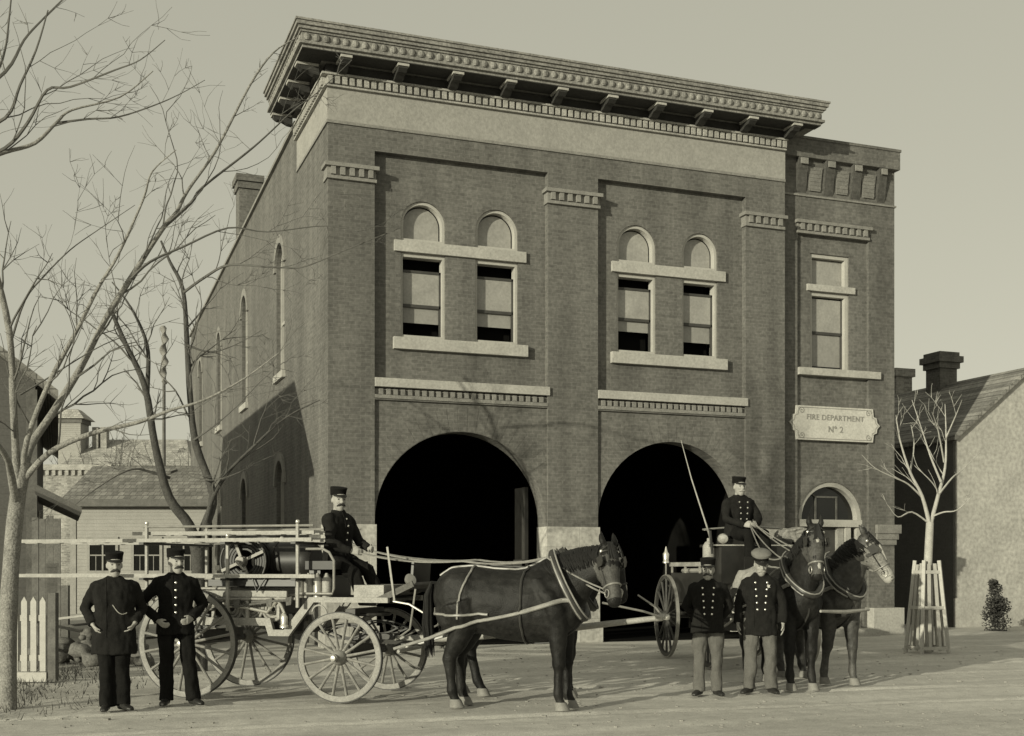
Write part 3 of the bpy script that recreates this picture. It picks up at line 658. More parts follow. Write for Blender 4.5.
    for q in range(n - 1): fs += [(q, q + 1, n + q + 1, n + q), (2 * n + q, 3 * n + q, 3 * n + q + 1, 2 * n + q + 1), (n + q, n + q + 1, 3 * n + q + 1, 3 * n + q)]
    vz.add(vs, fs); vz.xf(hm); link('visor', vz.mesh('visor', True), 'leather', kp)
    if cap != 'kepi':
        bd = MB().loft([(V((-.008, 0, 1.678)), V((.108, 0, 0)), V((0, .088, 0))), (V((-.008, 0, 1.712)), V((.109, 0, 0)), V((0, .089, 0)))], 20); bd.xf(hm); link('cap_band', bd.mesh('cap_band', True), 'cloth', kp)
    # buttons found on the coat front
    bvh = BVHTree.FromPolygons([v.co.copy() for v in ct.data.vertices], [tuple(p.vertices) for p in ct.data.polygons])
    pts = []
    for q in range(18):
        z = 1.46 - (1.46 - max(hem, .80) - .01) * q / 17; hit = bvh.ray_cast(U(.6, -.035 if buttons == 'single' else -.085, z), V((-1, 0, 0)))
        if hit[0] and hit[0].x < .2: pts.append(hit[0] + V((.0015, 0, 0)))
    link('placket', MB().tube(pts, .0055, 5).mesh('placket', True), coat, ct)
    bme = MB().lathe([(.003, -.004), (.0125, -.003), (.0125, .003), (.008, .0065), (.002, .0075)], (0, 0, 0), 10, (1, 0, 0)).mesh('button', True)
    ys = {'single': [0], 'double': [-.062, .062], None: []}[buttons]; first = None
    for y in ys:
        for q in range(5):
            z = 1.375 - q * .083
            yy = y * (1.15 - .10 * q * (1 if buttons == 'double' else 0))
            hit = bvh.ray_cast(U(.6, yy, z), V((-1, 0, 0)))
            if hit[0] is None: continue
            if hit[0].x > .2: continue
            if first is None: first = link('button', bme, 'brass', ct); o_ = first
            else: o_ = first.copy(); C.objects.link(o_); o_.parent = ct
            o_.location = hit[0] + V((.002, 0, 0))
    if badge:
        hit = bvh.ray_cast(U(.6, .085, 1.33), V((-1, 0, 0)))
        b_ = MB().prism([(.03 * math.cos(k * .628) * (1 if k % 2 else .5), .03 * math.sin(k * .628) * (1 if k % 2 else .5)) for k in range(10)], hit[0] + V((.002, 0, 0)), (0, 1, 0), (0, 0, 1), (.006, 0, 0)); link('badge', b_.mesh('badge'), 'brass', ct)
    if chain:
        pts = []
        for q in range(13):
            y = -.02 + .15 * q / 12; z = 1.17 - .05 * math.sin(math.pi * q / 12) - .09 * q / 12
            hit = bvh.ray_cast(U(.6, y, z), V((-1, 0, 0)))
            if hit[0]: pts.append(hit[0] + V((.005, 0, 0)))
        link('watch_chain', MB().tube(pts, .0055, 6).mesh('watch_chain', True), 'brass', ct)
    return t, hands
def heading(X, Z):                                                     # survey direction -> rotation about z
    d = RX * X + DZ * Z; return math.atan2(d.y, d.x)
STAND = [((0, .10, .93), (.015, .105, .50), (0, .11, .085), 22), ((0, -.10, .93), (.01, -.105, .50), (0, -.11, .085), -22)]
p1 = G(-4.31, 13.08)
person('fireman in a long dark coat with watch chain, leftmost of the men on foot', p1, heading(.35, -1), 1.76,
       [((-.09, .295, 1.12), (.10, .215, .965), (.10, -.55, -.8), .6), ((-.10, -.30, 1.12), (.085, -.225, .955), (.08, .5, -.85), .6)],
       [((0, .085, .93), (.02, .082, .50), (0, .085, .085), 30), ((0, -.085, .93), (.02, -.08, .50), (.02, -.08, .085), -12)], hem=.62, coat='cloth2', buttons=None, chain=True, head=(6, 2), seed=1, width=1.16)
p2 = G(-3.79, 13.6)
person('fireman in short dark single-breasted tunic standing in front of the large rear wheel', p2, heading(.3, -1), 1.80,
       [((-.07, .30, 1.12), (.13, .17, .97), (.75, -.6, -.3), .6), ((-.04, -.37, 1.15), (.11, -.19, .95), (.6, .6, -.5), .9)],
       [((0, .10, .93), (.03, .14, .50), (.03, .19, .085), 30), ((0, -.10, .93), (.0, -.10, .50), (-.02, -.10, .085), -15)], hem=.80, coat='cloth', head=(22, 0), seed=2)
p4 = G(2.37, 14.6)
person('fireman in double-breasted coat and light trousers standing beside the engine wheel with hands behind', p4, heading(-.14, -1), 1.70,
       [((-.12, .28, 1.13), (-.13, .14, .96), (-.2, -.7, -.6), .3), ((-.12, -.28, 1.13), (-.13, -.14, .96), (-.2, .7, -.6), .3)], STAND, hem=.80, coat='cloth2', trousers='trouser', buttons='double', head=(-4, 2), seed=3, mous='hair')
p5 = G(3.06, 14.85)
person('fireman in a pale-topped cap, double-breasted coat with badge, in front of the frontal horse', p5, heading(-.15, -1), 1.78,
       [((-.03, .27, 1.11), (.04, .27, .87), (.12, .0, -1), .35), ((-.03, -.27, 1.11), (.05, -.28, .87), (.12, 0, -1), .45)],
       [((0, .10, .93), (.03, .11, .50), (.0, .13, .085), 20), ((0, -.10, .93), (.03, -.12, .50), (.02, -.14, .085), -30)], hem=.72, coat='cloth2', trousers='trouser', buttons='double', cap='flat', head=(4, 16), badge=True, hairm='greyhair', mous='greyhair', seed=4)
# ================================================================ HORSES
def horse(label, loc, rz, S, poll, hd_dir, hd_up, coat, blaze=0, palemuz=False, legs=None, seed=0, name='horse', neckbase=None, collar=True, breech=True, tug=True, sm='strap', face=None, rump_sheen=False):
    t = thing(name, label, 'horse', loc, rz, 'horses harnessed to the fire wagons', S)
    b = MB()
    tor = [(-.88, 1.20, .07, .10), (-.82, 1.19, .17, .20), (-.70, 1.19, .25, .275), (-.50, 1.185, .285, .315), (-.25, 1.145, .29, .325), (0, 1.115, .30, .335), (.22, 1.115, .29, .345), (.40, 1.135, .265, .355), (.55, 1.15, .235, .32), (.68, 1.14, .185, .235), (.76, 1.12, .10, .13)]
    b.loft([(V((x, 0, z)), V((0, w_, 0)), V((0, 0, h))) for x, z, w_, h in [(x, z - .03 * min(1, h / .3), w_ * 1.05, h * 1.13) for x, z, w_, h in tor]], 22, 2.15)
    b.tube([(.05, 0, 1.35), (.25, 0, 1.40), (.42, 0, 1.42), (.55, 0, 1.36)], [.09, .12, .12, .12], 12)   # withers
    b.ball((.62, .09, 1.06), (.13, .12, .17), 12); b.ball((.62, -.09, 1.06), (.13, .12, .17), 12)     # breast
    prof_s = 1.1
    poll = V(poll); hd = V(hd_dir).normalized(); hu = V(hd_up); hu = (hu - hd * hu.dot(hd)).normalized(); hs = hd.cross(hu)
    for s in (-1, 1):
        b.loft([(V((.30, s * .20, 1.38)), V((.07, 0, 0)), V((0, .05, 0))), (V((.40, s * .225, 1.22)), V((.12, 0, 0)), V((0, .075, 0))), (V((.50, s * .215, 1.05)), V((.13, 0, 0)), V((0, .085, 0))), (V((.50, s * .19, .90)), V((.09, 0, 0)), V((0, .07, 0)))], 12)   # shoulder
        b.ball((-.56, s * .205, 1.22), (.25, .115, .24), 12); b.ball((-.66, s * .17, 1.02), (.16, .10, .22), 12); b.ball((-.40, s * .20, .98), (.10, .09, .16), 10)
    # neck
    base = V(neckbase or (.48, 0, 1.24)); end = poll + hd * .06 - hu * .085
    nd = (end - base); L_ = nd.length; secs = []
    for i in range(8):
        f_ = i / 7
        p = base.lerp(end, f_) + V((0, 0, .05 * math.sin(math.pi * f_)))
        sd_ = V((0, 1, 0)).lerp(hs if hs.y > 0 else -hs, f_ ** 1.5).normalized(); tall = sd_.cross(nd.normalized()).normalized()
        if tall.z < 0: tall = -tall
        wl = [.195, .175, .152, .132, .115, .102, .092, .08][i]; tl = [.37, .345, .31, .27, .23, .198, .168, .135][i]
        secs.append((p, sd_ * wl, tall * tl))
    b.loft(secs, 18, 2.1)
    prof = [(-.05, .045, .05, -.02), (.0, .075, .085, -.045), (.08, .093, .125, -.075), (.17, .1, .145, -.085), (.25, .094, .135, -.08), (.33, .078, .108, -.065), (.42, .064, .086, -.055), (.50, .060, .076, -.05), (.56, .063, .072, -.052), (.61, .056, .058, -.056), (.635, .035, .035, -.06)]
    prof = [(x, w_ * 1.13, h * 1.10, o_) for x, w_, h, o_ in prof]
    b.loft([(poll + hd * x + hu * o_, hs * w_, hu * h) for x, w_, h, o_ in prof], 18, 2.3)
    for s in (-1, 1):
        b.ball(poll + hd * .19 + hs * s * .082 + hu * .0, .04, 8)                                           # eye bone
        er = poll + hs * s * .055 - hd * .01
        b.tube([er, er - hd * .06 + hs * s * .02 + hu * .015, er - hd * .12 + hs * s * .022 + hu * .02, er - hd * .165 + hs * s * .012 + hu * .022], [.026, .034, .023, .006], 8)
    # legs: lists of (x, z) with radii
    lg = legs or {}
    FR = [(.50, 1.02, .13), (.52, .86, .098), (.53, .70, .072), (.535, .54, .056), (.537, .47, .057), (.533, .40, .041), (.53, .26, .036), (.53, .165, .045), (.55, .10, .041), (.57, .055, .046)]
    RR = [(-.55, 1.12, .20), (-.50, .95, .165), (-.53, .82, .12), (-.60, .68, .082), (-.665, .57, .060), (-.685, .51, .057), (-.675, .42, .044), (-.665, .27, .039), (-.66, .17, .045), (-.635, .10, .041), (-.615, .055, .047)]
    hoofs = []
    for base_, y0 in ((FR, .15), (RR, .155)):
        for s in (-1, 1):
            key = ('F' if base_ is FR else 'R') + ('L' if s > 0 else 'R'); sw, lift = lg.get(key, (0, 0))
            pts = []; rs = []
            for x, z, r in base_:
                k = max(0, (.95 - z) / .95); pts.append(V((x + sw * k, s * (y0 - .015 * k), z))); rs.append(r * ((1.30 if base_ is FR else 1.36) if z < .75 and z > .11 else 1.14))
            b.tube(pts, rs, 14); p = pts[-1]; hoofs.append(p)
    body = link('body', remesh(b, .0145, 4, .5, .009, 6, seed), coat, t)
    for p in hoofs:
        h = MB().loft([(V((p.x + .012, p.y, .0)), V((.082, 0, 0)), V((0, .068, 0))), (V((p.x + .004, p.y, .025)), V((.076, 0, 0)), V((0, .064, 0))), (V((p.x - .008, p.y, .07)), V((.066, 0, 0)), V((0, .059, 0))), (V((p.x - .012, p.y, .085)), V((.058, 0, 0)), V((0, .053, 0)))], 14)
        link('hoof', h.mesh('hoof', True), 'hoof', t)
    bvh = BVHTree.FromPolygons([v.co.copy() for v in body.data.vertices], [tuple(p.vertices) for p in body.data.polygons])
    HP = lambda x, s=0, u=0: poll + hd * x + hs * s + hu * u
    def hug(pts, off=.008, closed=False, n=9):
        out = []; P_ = [V(p) for p in pts]; m_ = len(P_)
        for i in range(m_ if closed else m_ - 1):
            for k in range(n): out.append(P_[i].lerp(P_[(i + 1) % m_], k / n))
        if not closed: out.append(P_[-1])
        res = []
        for p in out:
            loc_, nor, _, _ = bvh.find_nearest(p); res.append(loc_ + nor * off)
        return res
    def strap(pts, r=.013, m=None, name='strap', parent=None, off=.008, closed=False, free=False):
        m = m or sm
        q = [V(p) for p in pts] if free else hug(pts, off, closed)
        return link(name, MB().tube(q, r, 6, closed).mesh(name, True), m, parent or t)
    # eyes, nostrils, markings
    for s in (-1, 1):
        link('eye', MB().ball(HP(.19, s * .113, .02), (.019, .019, .019), 8).mesh('eye', True), 'leather', t)
        link('nostril', MB().ball(HP(.585, s * .043, -.008), (.016, .016, .016), 8).mesh('nostril', True), 'leather', t)
    def patch(pts, m, w_, name):
        q = hug(pts, .002); link(name, MB().tube(q, w_ if isinstance(w_, list) else w_, 8, flat=1).mesh(name, True), m, t)
    if blaze:
        def spot(x, w_, l_, name):
            mb = MB(); loc_, nor, _, _ = bvh.find_nearest(HP(x, 0, .3)); a_ = hd - nor * hd.dot(nor); a_.normalize(); c_ = nor.cross(a_)
            ring = [(math.cos(k * .5236) * (1 if k % 2 else .82), math.sin(k * .5236) * (1 if k % 2 else .82)) for k in range(12)]
            vs = [loc_ + nor * .001]
            for f_ in (.5, 1):
                for cx_, sy_ in ring:
                    q, nn, _, _ = bvh.find_nearest(loc_ + a_ * cx_ * l_ * f_ + c_ * sy_ * w_ * f_); vs.append(q + nn * (.004 if f_ < 1 else .0005))
            vs[0] = loc_ + nor * .005
            fs = [(0, 1 + k, 1 + (k + 1) % 12) for k in range(12)] + [(1 + k, 13 + k, 13 + (k + 1) % 12, 1 + (k + 1) % 12) for k in range(12)]
            mb.add(vs, fs); link(name, mb.mesh(name, True), 'muzzle', t)
        spot(.13, .028, .05, 'star'); spot(.47, .03, .055, 'snip')
    if face:
        mb = MB(); secs = []
        for x in (.07, .11, .17, .25, .33, .42, .50, .56, .60):
            w_, h_, o_ = [(p[1], p[2], p[3]) for p in prof if p[0] >= x - 1e-6][0]; ring = []
            for k in range(20):
                th = 2 * math.pi * k / 20; q = HP(x + (.035 * math.sin(3 * th + seed) if x < .1 or x > .58 else 0), w_ * math.cos(th), o_ + h_ * math.sin(th)); loc_, nor, _, _ = bvh.find_nearest(q); ring.append(loc_ + nor * (.0025 if .1 < x < .58 else -.002))
            secs.append(ring)
        mb.rings(secs, cap=False); link('face', mb.mesh('face', True), face, t)
    if palemuz:
        mb = MB(); secs = []
        for x in (.42, .46, .5, .54, .58, .61, .634):
            w_, h_, o_ = [(p[1], p[2], p[3]) for p in prof if p[0] >= x - 1e-6][0]
            ring = []
            for k in range(16):
                th = 2 * math.pi * k / 16; q = HP(x + (.03 * math.sin(3 * th) if x < .45 else 0), w_ * math.cos(th), o_ + h_ * math.sin(th)); loc_, nor, _, _ = bvh.find_nearest(q); ring.append(loc_ + nor * (.0035 if x > .43 else .0005))
            secs.append(ring)
        mb.rings(secs); link('muzzle', mb.mesh('muzzle', True), 'muzzle', t)
        mb = MB(); q = hug([HP(.1, 0, .2), HP(.25, 0, .2), HP(.4, 0, .2)], .0); mb.tube(q, [.004 + .018 * math.sin(math.pi * k / (len(q) - 1)) for k in range(len(q))], 8); link('blaze', mb.mesh('blaze', True), 'muzzle', t)
    if rump_sheen:  # added pale patch over the croup, imitates light sheen on the coat
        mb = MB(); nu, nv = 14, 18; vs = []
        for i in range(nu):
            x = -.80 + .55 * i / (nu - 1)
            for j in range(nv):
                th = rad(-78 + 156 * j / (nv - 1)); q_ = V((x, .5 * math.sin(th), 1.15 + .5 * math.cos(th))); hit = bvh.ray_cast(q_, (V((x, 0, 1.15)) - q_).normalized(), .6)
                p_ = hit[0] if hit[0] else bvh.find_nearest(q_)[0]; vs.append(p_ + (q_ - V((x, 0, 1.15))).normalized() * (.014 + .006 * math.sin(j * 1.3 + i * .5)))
        mb.add(vs, [(i * nv + j, (i + 1) * nv + j, (i + 1) * nv + j + 1, i * nv + j + 1) for i in range(nu - 1) for j in range(nv - 1)]); link('rump_sheen_patch', mb.mesh('rump_sheen_patch', True), 'hose', t)
    # mane, forelock, tail
    rn = random.Random(seed + 11); mn = MB()
    for k in range(150):
        f_ = rn.uniform(.12, 1.0); p = base.lerp(end, f_) + V((0, 0, .05 * math.sin(math.pi * f_))); i = min(6, int(f_ * 7)); sd_ = secs0 = None
        sdv = V((0, 1, 0)).lerp(hs if hs.y > 0 else -hs, f_ ** 1.5).normalized(); tall = sdv.cross(nd.normalized()).normalized(); tall = tall if tall.z > 0 else -tall
        tl = .35 + (.125 - .35) * f_; top = p + tall * (tl * .97) + nd.normalized() * rn.uniform(-.02, .02); sg = -1
        ln = rn.uniform(.13, .26); pts = [top - tall * .02, top + tall * .012 + sdv * sg * .02]
        for j in range(1, 4): pts.append(top + sdv * sg * (.045 + .055 * f_ * 0 + .018 * j) - tall * ln * j / 3 + nd.normalized() * rn.uniform(-.015, .015))
        q = []
        for pi, p_ in enumerate(pts):
            if pi >= 2:
                loc_, nor, _, _ = bvh.find_nearest(p_); p_ = loc_ + nor * rn.uniform(.006, .02)
            q.append(p_)
        mn.tube(q, [.008, .012, .012, .010, .003], 5)
    for k in range(22):
        s = rn.uniform(-.04, .04); q = [HP(-.04, s * .6, .05)]
        for j in range(1, 4):
            loc_, nor, _, _ = bvh.find_nearest(HP(-.02 + .06 * j, s * (1 + .3 * j), .1)); q.append(loc_ + nor * .012)
        mn.tube(q, [.008, .01, .008, .002], 5)
    link('mane', mn.mesh('mane', True), 'mane', t)
    tl = MB()
    for k in range(70):
        a_ = rn.uniform(0, 6.28); r = .055 * math.sqrt(rn.random()); ln = rn.uniform(.6, .82)
        p0 = V((-.85, 0, 1.33)); pts = [p0 + V((.03, 0, -.02)), p0 + V((-.07, r * math.sin(a_) * .5, .0)), p0 + V((-.115 + r * math.cos(a_) * .6, r * math.sin(a_), -.14)), p0 + V((-.12 + r * math.cos(a_), r * math.sin(a_) * 1.3, -.45)), p0 + V((-.10 + r * math.cos(a_) * 1.1, r * math.sin(a_) * 1.2, -ln))]
        tl.tube(pts, [.02, .02, .014, .012, .003], 5)
    link('tail', tl.mesh('tail', True), 'mane', t)
    # ---- harness
    if collar:
        cc = base.lerp(end, .24); ndn = nd.normalized(); tall = V((0, 1, 0)).cross(ndn).normalized(); tall = tall if tall.z > 0 else -tall
        tilt = (tall * .98 + ndn * .16).normalized(); ring = []
        for k in range(28):
            th = 2 * math.pi * k / 28; q = cc + V((0, .34 * math.sin(th), 0)) + tilt * (.50 * math.cos(th)); loc_, nor, _, _ = bvh.find_nearest(q)
            hit = bvh.ray_cast(q, (cc - q).normalized(), 1.0); loc_ = hit[0] if hit[0] else loc_; ring.append(loc_ + (q - cc).normalized() * .03)
        cl = link('collar', MB().tube(ring, .047, 10, True).mesh('collar', True), 'darkstrap', t)
        hm_ = [p + ndn * -.012 + (p - cc).normalized() * .042 for p in ring]
        link('hames', MB().tube(hm_[2:13], .014, 6).tube(hm_[16:27], .014, 6).mesh('hames', True), sm, cl)
        link('hames', MB().tube([p + ndn * .055 for p in hm_[1:28]], .009, 6).mesh('hames', True), sm, cl)
        tugs = [hm_[9], hm_[19]]
        for s in (-1, 1):
            tg = min(tugs, key=lambda p: abs(p.y - s)); x1, z1 = -1.25, .62
            pts = hug([tg + V((-.06, s * .02, 0)), V((.15, s * .30, 1.02)), V((-.25, s * .31, .93)), V((-.55, s * .30, .86))], .014)
            link('trace', MB().tube([tg] + pts + [V((-.85, s * .30, .74)), V((x1, s * .30, z1))], [.024] * 10 + [.018] * (len(pts) - 8) + [.016, .016] if len(pts) > 9 else .018, 6, flat=.6).mesh('trace', True), sm, t)
            if breech:
                strap([V((-.42, 0, 1.6)), V((-.42, s * .2, 1.45)), V((-.50, s * .34, 1.2)), V((-.52, s * .34, .95))], .012, name='hip_strap')
        strap([V((.36, 0, 1.62)), V((.1, 0, 1.55)), V((-.3, 0, 1.56)), V((-.6, 0, 1.6)), V((-.84, 0, 1.42))], .012, sm, 'back_strap', off=.012)
        if breech: strap([V((-.2, -.4, .98)), V((-.52, -.36, .99)), V((-.9, -.2, 1.0)), V((-.98, 0, 1.0)), V((-.9, .2, 1.0)), V((-.52, .36, .99)), V((-.2, .4, .98))], .014, sm, 'breeching', off=.012)
        strap([V((.16, .4 * math.sin(th), 1.12 + .42 * math.cos(th))) for th in [2 * math.pi * k / 14 for k in range(14)]], .014, 'darkstrap', 'girth', off=.008, closed=True)
        strap([V((.72, 0, 1.0)), V((.5, 0, .75)), V((.2, 0, .75))], .012, 'darkstrap', 'breast_strap')
    # bridle
    br = strap([HP(.42, .09 * math.sin(th), -.05 + .11 * math.cos(th)) for th in [2 * math.pi * k / 12 for k in range(12)]], .011, sm, 'bridle', off=.006, closed=True)
    for s in (-1, 1):
        strap([HP(.0, s * .03, .04), HP(.06, s * .12, -.01), HP(.25, s * .13, -.03), HP(.50, s * .09, -.045)], .009, 'darkstrap', 'cheek_strap', br, off=.006)
        bl = MB().prism([(-.055, -.05), (.05, -.055), (.06, .03), (.02, .06), (-.05, .05)], HP(.17, s * .138, .015), hd, hu, hs * (s * .008)); link('blinker', bl.mesh('blinker'), 'darkstrap', br)
        link('bit_ring', MB().tube([HP(.50 + .042 * math.cos(k * .524), s * .077, -.05 + .042 * math.sin(k * .524)) for k in range(12)], .0065, 6, True).mesh('bit_ring', True), 'steel', br)
        link('rosette', MB().ball(HP(.05, s * .095, .0), (.02, .02, .02), 8).mesh('rosette', True), 'brass', br)
    strap([HP(.06, -.11, 0), HP(.055, 0, .1), HP(.06, .11, 0)], .009, 'darkstrap', 'brow_band', br, off=.006)
    return t, HP
WH = heading(.96, -.27); AX = (-1.76, 14.48)                           # ladder wagon heading and front axle
def wl(x, y, z=0):                                                     # ladder wagon local -> world
    d = V((math.cos(WH), math.sin(WH), 0)); return G(AX[0], AX[1], z) + d * x + V((-d.y, d.x, 0)) * y
hx, HP1 = horse('dark horse seen side-on in pale harness, hitched to the ladder wagon', wl(2.02, -.62), WH, 1.035, (1.05, -.10, 1.70), (.22, -.34, -.92), (.66, -.75, .25), 'horse_dark', face='brown_sunlit_face', legs={'FL': (.03, 0), 'RL': (.03, 0), 'FR': (-.01, 0), 'RR': (.02, 0)}, seed=1, neckbase=(.47, 0, 1.22))
hx2, HP2 = horse('dark horse on the far side of the wagon pole, mostly hidden behind its team-mate', wl(1.80, .62), WH + rad(2), 1.05, (1.05, .04, 1.69), (.22, .02, -.97), (.97, .02, .22), 'horse_black', blaze=1, sm='darkstrap', legs={'RR': (.18, 0), 'FL': (-.05, 0), 'RL': (-.16, 0)}, seed=2, neckbase=(.52, 0, 1.24))
h3 = G(3.50, 15.80); A3 = heading(.26, -.966)
hx3, HP3 = horse('dark horse facing the camera with white star and snip on its face', h3, A3, 1.04, (.93, -.02, 1.95), (.26, -.06, -.96), (.96, -.12, .26), 'horse_dark', blaze=1, face='brown_sunlit_face', rump_sheen=True, legs={'FL': (.04, 0), 'RR': (.05, 0)}, seed=3)
h4 = G(4.16, 16.45); A4 = heading(.34, -.94)
hx4, HP4 = horse('bay horse with pale muzzle and blaze turning its head to the right', h4, A4, 1.04, (.90, .10, 1.87), (.28, .46, -.84), (.62, .50, .48), 'horse_bay', palemuz=True, face='grey_face', legs={'FL': (.05, 0), 'FR': (-.22, 0), 'RL': (.1, 0)}, seed=4)
# ================================================================ WAGONS
def wheel(parent, c, r, n, paint, tyre='iron', rw=.045, name='wheel', copy_of=None, flip=1):
    """wheel in the xz plane; rim with tyre, hub and spokes below it"""
    if copy_of:
        w_ = copy_of.copy(); C.objects.link(w_); w_.parent = parent; w_.location = c
        if flip < 0: w_.rotation_euler = (0, 0, math.pi)
        for ch in list(copy_of.children):
            k = ch.copy(); C.objects.link(k); k.parent = w_
        return w_
    rim = MB(); N_ = 56; ring = []
    for k in range(N_):
        th = 2 * math.pi * k / N_; ring.append([V((q * math.cos(th), y, q * math.sin(th))) for q, y in ((r - .075, -rw / 2 * .8), (r - .075, rw / 2 * .8), (r - .06, rw / 2), (r - .012, rw / 2), (r - .012, -rw / 2), (r - .06, -rw / 2))])
    rim.rings(ring, closed=True); w_ = link(name, rim.mesh(name, True), paint, parent); w_.location = c
    ty = MB(); ring = []
    for k in range(N_):
        th = 2 * math.pi * k / N_; ring.append([V((q * math.cos(th), y, q * math.sin(th))) for q, y in ((r - .011, -rw / 2 - .002), (r - .011, rw / 2 + .002), (r, rw / 2 + .002), (r, -rw / 2 - .002))])
    ty.rings(ring, closed=True); link('tyre', ty.mesh('tyre', True), tyre, w_)
    hb = MB().lathe([(.02, -.17), (.042, -.168), (.045, -.12), (.055, -.115), (.07, -.07), (.088, -.05), (.088, .05), (.07, .07), (.055, .1), (.05, .14), (.02, .145)], (0, 0, 0), 18, (0, 1, 0)); link('hub', hb.mesh('hub', True), paint, w_)
    link('hub_cap', MB().lathe([(.005, -.2), (.03, -.195), (.036, -.172), (.036, -.15), (.005, -.149)], (0, 0, 0), 14, (0, 1, 0)).mesh('hub_cap', True), 'iron' if paint != 'wheelpaint' else 'steel', w_)
    sme = MB().tube([(.075, 0, 0), (.13, 0, 0), (r * .45, -.0, 0), (r * .75, 0, 0), (r - .07, 0, 0)], [.023, .019, .016, .0165, .019], 8, flat=1.25).mesh('spoke', True)
    for k in range(n):
        s = link('spoke', sme, paint, w_) if k == 0 else s0.copy()
        if k == 0: s0 = s
        else: C.objects.link(s); s.parent = w_
        s.rotation_euler = (0, 2 * math.pi * (k + .5) / n, 0)
    return w_
# ---- ladder wagon; x forward from the front axle, y to its left (away from the camera)
lw = thing('ladder_wagon', 'hook and ladder wagon with pale wheels standing before the left engine door', 'fire wagon', wl(0, 0), WH)
lp = lambda n, mb, m, p=lw, s=False: link(n, mb.mesh(n, s), m, p)
wf = wheel(lw, (0, -.75, .52), .52, 16, 'wheelpaint'); wheel(lw, (0, .75, .52), .52, 16, 0, copy_of=wf, flip=-1)
wr_ = wheel(lw, (-1.95, -.75, .65), .65, 16, 'wheelpaint'); wheel(lw, (-1.95, .75, .65), .65, 16, 0, copy_of=wr_, flip=-1)
lp('axle', MB().tube([(0, -.74, .52), (0, .74, .52)], .035, 8).box(-.06, .06, -.5, .5, .56, .66), 'wheeldark'); lp('axle', MB().tube([(-1.95, -.74, .65), (-1.95, .74, .65)], .038, 8).box(-2.01, -1.89, -.5, .5, .69, .78), 'wheeldark')
def spring(x, y, z, L_):
    mb = MB()
    for k in range(2):
        l = L_ * (1 - .3 * k)
        for sg in (-1, 1):
            pts = [V((x + l * (q / 10 - .5), y, z + sg * (.09 * (1 - (2 * q / 10 - 1) ** 2) - .02 * k))) for q in range(11)]
            for a, b_ in zip(pts, pts[1:]): mb.bar(a, b_, .045, .018)
    lp('spring', mb, 'iron')
for y in (-.5, .5): spring(0, y, .80, .72); spring(-1.95, y, .90, .8)
for y in (-.56, .56):
    pr = [(-2.75, .86), (-1.02, .86), (-.98, .74), (-.72, .74), (-.40, 1.14), (.52, 1.14), (.52, 1.20), (-.46, 1.20), (-.78, .815), (-.92, .815), (-.96, .95), (-2.75, .95)]
    lp('side_frame', MB().prism(pr, (0, y - .03, 0), (1, 0, 0), (0, 0, 1), (0, .06, 0)), 'cream')
lp('bed', MB().box(-2.7, -1.0, -.525, .525, .87, .905).box(-.95, -.74, -.525, .525, .75, .785).box(-.42, .5, -.525, .525, 1.15, 1.185), 'oldwood')
# curled scroll behind the front wheel
sc = []
for k in range(26):
    th = -1.2 + k * .16; r = .13 - .0022 * k; sc.append((-.34 + r * math.cos(th), -.60, 1.0 + r * 1.15 * math.sin(th)))
lp('scroll', MB().tube(sc, .012, 6), 'cream')
for x in (-.55, -1.45, -2.53):
    for y in (-.70, .70):
        lp('post', MB().box(x - .016, x + .016, y - .016, y + .016, .80 if x < -.6 else 1.08, 2.05 if x != -1.45 else 1.9), 'palewood')
        lp('post_cap', MB().ball((x, y, 2.075 if x != -1.45 else 1.92), .027, 8), 'brass', lw, True)
    for z in (1.42, 1.845): lp('cross_bar', MB().box(x - .03, x + .03, -.82, .82, z - .028, z), 'iron')
lp('hand_rail', MB().tube([(-2.57, -.70, 2.03), (-.35, -.70, 2.03)], .014, 8), 'steel', lw, True); lp('hand_rail', MB().tube([(-2.57, .70, 2.03), (-.35, .70, 2.03)], .014, 8), 'steel', lw, True)
for y in (-.60, -.45, .2): lp('rod', MB().tube([(-2.6, y, 1.16 + (y + .6) * .3), (-.62, y, 1.18 + (y + .6) * .3)], .018, 8), 'palewood', lw, True)
lp('side_rail', MB().box(-2.7, -.74, -.60, -.565, 1.20, 1.27), 'cream')
for x in (-2.5, -1.7, -1.25, -.85): lp('stanchion', MB().box(x - .018, x + .018, -.6, -.566, .95, 1.2), 'cream')
# hose reel and tank
def reelwheel(y): 
    mb = MB().tube([(-1.42 + .30 * math.cos(k * .224), y, 1.62 + .30 * math.sin(k * .224)) for k in range(28)], .014, 6, True)
    return mb
rl = lp('hose_reel', reelwheel(-.38), 'wheeldark', lw, True); lp('reel_flange', reelwheel(.15), 'wheeldark', rl, True)
coil = MB()
for q in range(4):
    for j in range(5): coil.tube([(-1.42 + (.15 + .035 * q) * math.cos(k * .262), -.33 + .1 * j, 1.62 + (.15 + .035 * q) * math.sin(k * .262)) for k in range(24)], .024, 6, True)
lp('hose', coil, 'leather', rl, True)
for k in range(4): a_ = .4 + k * math.pi / 2; lp('spoke', MB().bar((-1.42, -.40, 1.62), (-1.42 + .30 * math.cos(a_), -.40, 1.62 + .30 * math.sin(a_)), .035, .016, (0, 1, 0)), 'palewood', rl)
lp('hub', MB().lathe([(.01, -.1), (.06, -.09), (.065, 0), (.05, .02)], (-1.42, -.38, 1.62), 14, (0, 1, 0)).box(-1.47, -1.37, -.44, -.38, 1.57, 1.67), 'cream', rl, True)
lp('tank', MB().lathe([(.02, -.52), (.18, -.50), (.235, -.44), (.24, -.2), (.24, .1), (.235, .2), (.2, .24)], (-.9, .05, 1.62), 24, (1, .0, 0)), 'leather', lw, True)
